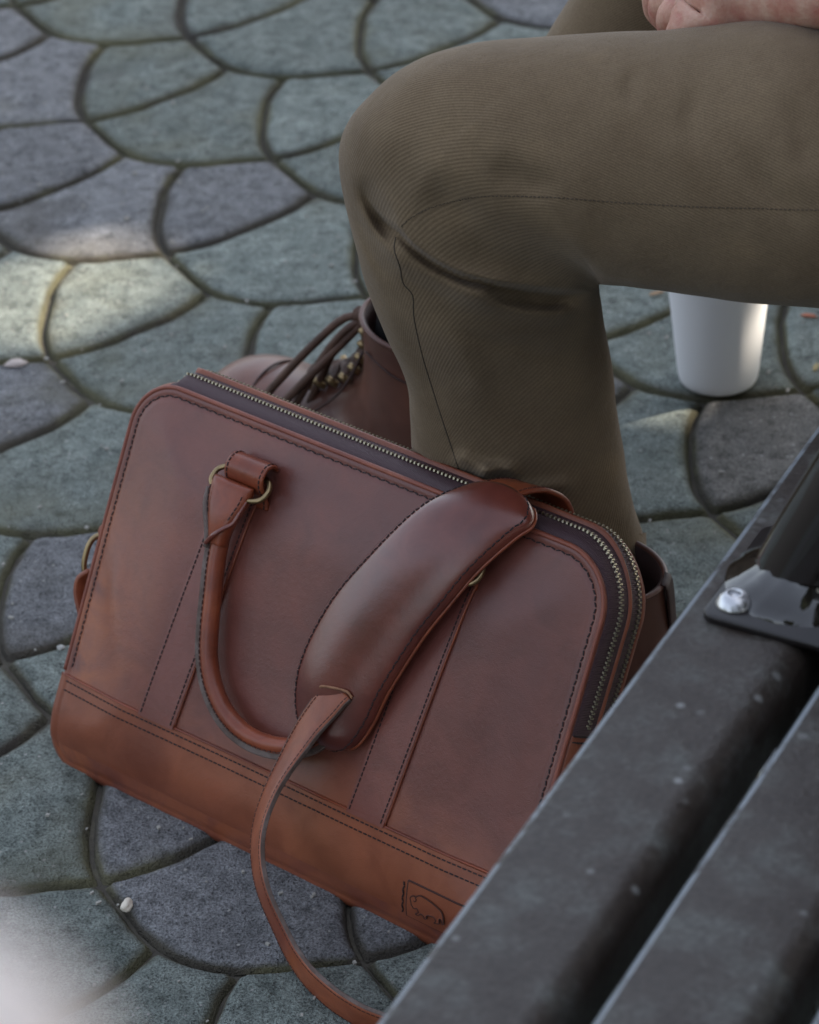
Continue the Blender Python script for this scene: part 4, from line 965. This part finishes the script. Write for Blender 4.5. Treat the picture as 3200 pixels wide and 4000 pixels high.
def rbox(x0,x1,y0,y1,z0,z1,r,name,mat,parent,sub=40,wob=.0):
    """rounded plank along y"""
    prof=[]
    r2=min(r*2.4,(z1-z0)*.45)
    for cx,cz,a0,r in ((x1-r2,z1-r2,0,r2),(x0+r,z1-r,90,r),(x0+r,z0+r,180,r),(x1-r,z0+r,270,r)):
        for a in np.linspace(a0,a0+90,7): prof.append((cx+r*math.cos(R(a)),cz+r*math.sin(R(a))))
    rings=[]
    for y in np.linspace(y0,y1,sub):
        dx=noise.noise(Vector((x0*30,y*6,1)))*wob; rings.append([(p[0]+dx*(1 if p[0]<(x0+x1)/2 else .3),y,p[1]+noise.noise(Vector((p[0]*20,y*12,3)))*wob*.5) for p in prof])
    V,F=loft(rings,True,True,True); o=mk(name,V,F,mat,parent)
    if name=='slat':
        o.data.materials.append(EDGE_LIGHT)
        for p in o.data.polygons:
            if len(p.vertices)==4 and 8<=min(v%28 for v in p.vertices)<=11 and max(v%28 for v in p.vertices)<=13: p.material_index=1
    return o
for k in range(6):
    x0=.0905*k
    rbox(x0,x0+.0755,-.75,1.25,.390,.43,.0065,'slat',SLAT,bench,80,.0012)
IRON=plain('black_gloss_paint',(.014,.011,.010),.05,0,.8); FRAME=plain('bench_frame_paint',(.02,.018,.018),.35)
for yy in (-.45,.405,1.05):
    rbox(.01,.54,0,.05,.345,.3895,.004,'seat_bar',FRAME,bench,4); o=bpy.data.objects[[x.name for x in bench.children if x.name.startswith('seat_bar')][-1]]; o.location=(0,yy-.025,0)
    for xx in (.05,.47):
        V,F=tube([(xx,yy,-.0),(xx,yy,.358)],.021,20,(1,0,0)); mk('leg',V,F,IRON,bench)
        V,F=tube([(xx,yy,0.0),(xx,yy,.006)],.04,20,(1,0,0)); mk('foot_plate',V,F,FRAME,bench)
# armrest: base plate, weld, tube bent back, bolts
pl=[(.0137,.357),(.155,.345),(.155,.447),(.0137,.447)]
def plate():
    rr=.009; prof=[]
    cor=[(.0137,.355,-1,-1),(.150,.350,1,-1),(.150,.450,1,1),(.0137,.450,-1,1)]
    for (x,y,sx,sy),a0 in zip(cor,(180,270,0,90)):
        cx,cy=x-sx*rr,y-sy*rr
        for a in np.linspace(a0,a0+90,7): prof.append((cx+rr*math.cos(R(a)),cy+rr*math.sin(R(a))))
    rg=[]
    for z,s in ((.4305,1),(.4335,1),(.4345,.994)):
        c=np.mean(prof,0); rg.append([(c[0]+(p[0]-c[0])*s,c[1]+(p[1]-c[1])*s,z) for p in prof])
    V,F=loft(rg,True,True,True); o=mk('arm_plate',V,F,plain('arm_plate_paint',(.018,.015,.015),.28),bench)
    for ed in (): pass
    return o
ap=plate()
tc_=np.array([.0545,.4060])
T_=[(tc_[0],tc_[1],.434),(tc_[0]+.016,tc_[1]+.002,.470),(tc_[0]+.040,tc_[1]+.003,.520),(tc_[0]+.068,tc_[1]+.003,.570),(tc_[0]+.105,tc_[1]+.003,.615),(tc_[0]+.155,tc_[1]+.003,.640),(tc_[0]+.24,tc_[1],.648),(tc_[0]+.36,tc_[1],.655),(tc_[0]+.43,tc_[1],.670)]
V,F=tube(cat(T_,90),.0300,36,(1,0,0)); mk('armrest',V,F,IRON,bench)
def weld():
    rings=[]
    for i,(z,rad) in enumerate([(.4342,.0435),(.4365,.0420),(.4400,.0385),(.4445,.0345),(.449,.0312),(.4520,.0296)]):
        rings.append([(tc_[0]+(z-.434)*.45+(rad+noise.noise(Vector((math.cos(a)*4,math.sin(a)*4,i*.6)))*.0022)*math.cos(a),tc_[1]+(rad+noise.noise(Vector((math.cos(a)*4,math.sin(a)*4,i*.6+9)))*.0022)*math.sin(a),z+noise.noise(Vector((math.cos(a)*5,math.sin(a)*5,3)))*.001) for a in np.linspace(0,2*math.pi,60,endpoint=False)])
    V,F=loft(rings,True); mk('weld_bead',V,F,IRON,bench)
weld()
BOLT=plain('zinc_bolt',(.55,.56,.58),.32,1)
def bolt(x,y):
    rg=[]
    for rad,z in ((.0122,.4347),(.0122,.4358),(.0116,.4366),(.0104,.4384),(.0086,.4402),(.0064,.4414),(.0050,.4418),(.0045,.4417),(.0042,.4396),(.0040,.4385),(.0005,.4385)):
        rg.append([(x+.82*rad*math.cos(a),y+.82*rad*math.sin(a),z) for a in np.linspace(0,2*math.pi,36,endpoint=False)])
    V,F=loft(rg,True,True,True); mk('bolt',V,F,BOLT,bench)
def bl(wx,wy): q=np.array([wx,wy,0])-B0; return q@BP,q@BD
bx,by=bl(.1693,1.5640); bolt(bx,by); bolt(.138,by); bolt(.138,.438)
# backrest slats (out of frame to the right)
for k in range(3):
    o=rbox(0,.0755,-.75,1.25,0,.026,.0075,'back_slat',SLAT,bench,30,.001); o.location=(.565+.03*k,0,.56+.10*k); o.rotation_euler=(0,R(-72),0)
for yy in (-.45,1.05):
    V,F=tube(cat([(.50,yy,.38),(.56,yy,.44),(.60,yy,.60),(.66,yy,.86)],20),.016,16,(0,1,0)); mk('back_post',V,F,FRAME,bench)

# ------------------------------------------------------------------ paper cup
cup=empty('cup','white paper takeaway cup standing on the paving behind the thigh','cup',loc=(.2575,2.5150,0))
prof=[(.0,.004),(.0295,.004),(.0300,.001),(.0312,.0008),(.0322,.003),(.0335,.010),(.0372,.050),(.0412,.092),(.0438,.122),(.0445,.126),(.0430,.127),(.0425,.122),(.031,.012)]
rg=[[(max(r0,.0005)*math.cos(a),max(r0,.0005)*math.sin(a),z) for a in np.linspace(0,2*math.pi,72,endpoint=False)] for r0,z in prof]
V,F=loft(rg,True,True,True); mk('cup_body',V,F,plain('white_paper',(.82,.83,.84),.5),cup)
prof=[(.0455,.1245),(.0465,.127),(.0455,.130),(.0425,.131),(.0415,.139),(.0400,.141),(.037,.1385),(.001,.138)]
rg=[[(r0*math.cos(a),r0*math.sin(a),z) for a in np.linspace(0,2*math.pi,72,endpoint=False)] for r0,z in prof]
V,F=loft(rg,True,False,True); mk('cup_lid',V,F,plain('white_plastic',(.7,.7,.7),.3),cup)

# ------------------------------------------------------------------ debris on the paving
def chip(name,label,catn,loc,size,col,seed,flat=.5,rz=0,rough=.7):
    bm_=bmesh.new(); bmesh.ops.create_icosphere(bm_,subdivisions=3,radius=1)
    for v in bm_.verts:
        n=1+.45*noise.noise(v.co*1.3+Vector((seed,0,0)))+.2*noise.noise(v.co*3+Vector((seed,5,0))); v.co=Vector((v.co.x*size[0]*n,v.co.y*size[1]*n,v.co.z*size[1]*flat*n))
    me=bpy.data.meshes.new(name); bm_.to_mesh(me); bm_.free(); me.polygons.foreach_set('use_smooth',[True]*len(me.polygons))
    o=bpy.data.objects.new(name,me); link(o,None,plain(name+'_surface',col,rough)); o.location=(loc[0],loc[1],size[1]*flat*.75); o.rotation_euler=(0,0,rz); return tag(o,label,catn)
chip('food_crumb','cream coloured crumb lying in the joint in front of the bag, nearest the viewer','crumb',(-.2015,1.872),(.0062,.0034),(.62,.56,.47),1,.8,R(75))
chip('pebble','pale pinkish pebble on the sunlit pavers at the left edge','pebble',(-.322,2.594),(.0085,.0055),(.42,.36,.33),2,.35,R(10))
chip('pebble','small pale grey pebble on the paver left of the bag\'s side ring','pebble',(-.262,2.177),(.003,.0025),(.42,.42,.40),6,.6)
def leaf(label,loc,s,col,rz):
    P=[(-1,0,0),(-.5,.35,.12),(.1,.42,.10),(.7,.2,.22),(1.1,0,.05),(.7,-.22,.15),(.1,-.4,.2),(-.5,-.3,.1)]
    V=[(x*s,y*s,z*s+.0012) for x,y,z in P]+[(x*s,y*s,z*s+.0004) for x,y,z in P]
    F=[tuple(range(8)),tuple(range(15,7,-1))]+[(i,(i+1)%8,8+(i+1)%8,8+i) for i in range(8)]
    o=mk('fallen_leaf',V,F,plain('dry_leaf',col,.7),None,smooth=False); o.location=(*loc,0.0006); o.rotation_euler=(0,0,rz); tag(o,label,'leaf')
leaf('pale tan leaf scrap on the pavers left of the white cup',(.219,2.655),.0070,(.34,.22,.12),.3)
leaf('orange red leaf scrap right of the white cup, under the thigh',(.342,2.604),.0070,(.36,.11,.05),-.4)
leaf('yellowish leaf scrap right of the white cup near the armrest',(.338,2.520),.0060,(.34,.27,.12),1.2)
gr=Acc(); rr=random.Random(11)
for i in range(520):
    x=rr.uniform(-.42,.45); y=rr.uniform(1.35,3.1); s=rr.uniform(.0005,.0013)
    ax=np.array([math.cos(i),math.sin(i),0]); gr.box((x,y,s*.7+.0008),ax*s*rr.uniform(1,1.8),np.array([-ax[1],ax[0],0])*s*.8,np.array([.2*s,0,s*.7]))
o=gr.mk('grit',plain('grit',(.33,.32,.29),.8),None,smooth=False,kind='stuff')

# ------------------------------------------------------------------ pale strap close to the lens
cs=[(-.0620,.2350,1.3240),(-.0470,.2290,1.3250),(-.0390,.2255,1.3215),(-.0345,.2230,1.3145),(-.0330,.2200,1.3000),(-.0350,.2150,1.2800)]
V,F,_,_=ribbon(cat(cs,60),[(0.1,.85,.5)]*60,.02,.010); o=mk('camera_strap',V,F,plain('pale_webbing',(.84,.77,.73),.9),None); tag(o,'pale pinkish strap close to the lens, a soft blur in the lower left corner','strap')

# ------------------------------------------------------------------ trees out of frame: one casts the dapple, the rest added to block sky
BARK=plain('bark',(.10,.075,.055),.9); LEAFM=plain('leaf_green',(.055,.085,.028),.5)
Ln=np.array(SUN); EX=np.cross(Ln,(0,0,1)); EX/=np.linalg.norm(EX); EY=np.cross(EX,Ln)
GAPS=[((-.31,2.795,0),.018),((-.262,2.790,0),.016),((-.232,2.786,0),.018),((-.215,2.702,0),.026),((-.25,2.708,0),.024),((-.36,2.735,0),.024),((-.352,2.650,0),.026),((.285,2.50,.07),.032),((.29,2.50,.03),.026)]  # sun rays kept clear of leaves, placed to shape the light patches
def leaves(rr,pts,l0,l1,org):
    V=[];F=[]
    for p in pts:
        a=np.array([rr.gauss(0,1) for _ in range(3)]); a/=np.linalg.norm(a); b=np.cross(a,[rr.gauss(0,1) for _ in range(3)]); b/=np.linalg.norm(b); l=rr.uniform(l0,l1); w_=l*.55
        p=p-org; nn=np.cross(a,b)*l*.15; i=len(V); V+=[tuple(p-a*l),tuple(p+b*w_+nn),tuple(p+a*l),tuple(p-b*w_+nn)]; F+=[(i,i+1,i+2),(i,i+2,i+3)]
    return V,F
def tree(label,loc,seed,lobes,n,l0,l1,th_):
    rr=random.Random(seed); t=empty('tree',label,'tree',loc=loc); org=np.array(loc,float); c0=np.array(lobes[0][0])-org
    V,F=tube(cat([(0,0,-.05),(c0[0]*.1,c0[1]*.1,1.2),tuple(c0*np.array([.45,.45,0])+np.array([0,0,c0[2]*.55])),tuple(c0)],30),np.linspace(th_,.05,30),16,(1,0,0)); mk('trunk',V,F,BARK,t)
    P=[]; vol=[a[1]*a[2]*a[3] for a in lobes]; 
    for (c,a,b,d_),v in zip(lobes,vol):
        c=np.array(c,float)
        m_=c0*np.array([.3,.3,.6]); e_=c-org; V,F=tube(cat([tuple(m_*.9),tuple((m_+e_)/2+np.array([0,0,-.1])),tuple(e_)],14),np.linspace(.06,.015,14),10,(0,1,0)); mk('branch',V,F,BARK,t)
        k=0
        while k<n*v/sum(vol):
            q=np.array([rr.uniform(-1,1) for _ in range(3)])
            if (q[0]**2+q[1]**2>1 if d_<1.0 else q@q>1): continue
            p=c+EX*q[0]*a+EY*q[1]*b+Ln*q[2]*d_; k+=1
            if any((lambda dv:dv@dv<(r0+l0*.5)**2)((p-np.array(g0))-Ln*((p-np.array(g0))@Ln)) for g0,r0 in GAPS): continue
            P.append(p)
    V,F=leaves(rr,P,l0,l1,org); mk('crown',V,F,LEAFM,t,smooth=False,kind='stuff')
O=np.array([0.0,2.0,.2]); c=O+Ln*4.3
tree('leafy tree to the right, outside the frame, whose crown shades the paving',(4.6,3.4,0),5,[(tuple(c),2.3,2.2,.7),(tuple(c-EY*1.3+Ln*.4),1.5,1.3,.8)],54000,.068,.095,.17)
tree('broad low tree to the left on the viewer\'s side, outside the frame',(-7.5,-2.6,0),9,[((-7.5,-2.6,1.7),2.1,1.9,1.5),((-8.2,-.2,1.2),1.3,1.2,1.1)],4500,.12,.18,.2)  # added so the bag face reflects leaves as well as sky
tree('bushy tree behind the bench, outside the frame on the right, added to block sky light',(6.0,.2,0),6,[((4.6,.2,3.4),2.3,2.3,1.6),((5.6,-1.2,1.8),1.8,1.6,1.5),((5.6,2.4,1.6),1.5,1.3,1.3)],7000,.11,.17,.2)  # added to hold back sky light from the right
tree('bushy tree behind the photographer on the right, outside the frame, added to block sky light',(3.2,-5.2,0),7,[((2.6,-4.2,3.6),2.6,2.4,1.8),((3.6,-4.6,1.6),2.0,1.6,1.6)],7000,.12,.18,.2)
tree('bushy tree behind the photographer on the left, outside the frame, added to block sky light',(-2.4,-6.0,0),8,[((-1.8,-5.6,3.4),2.3,2.2,1.8),((-.6,-5.8,1.5),1.8,1.5,1.5)],6500,.12,.18,.2)
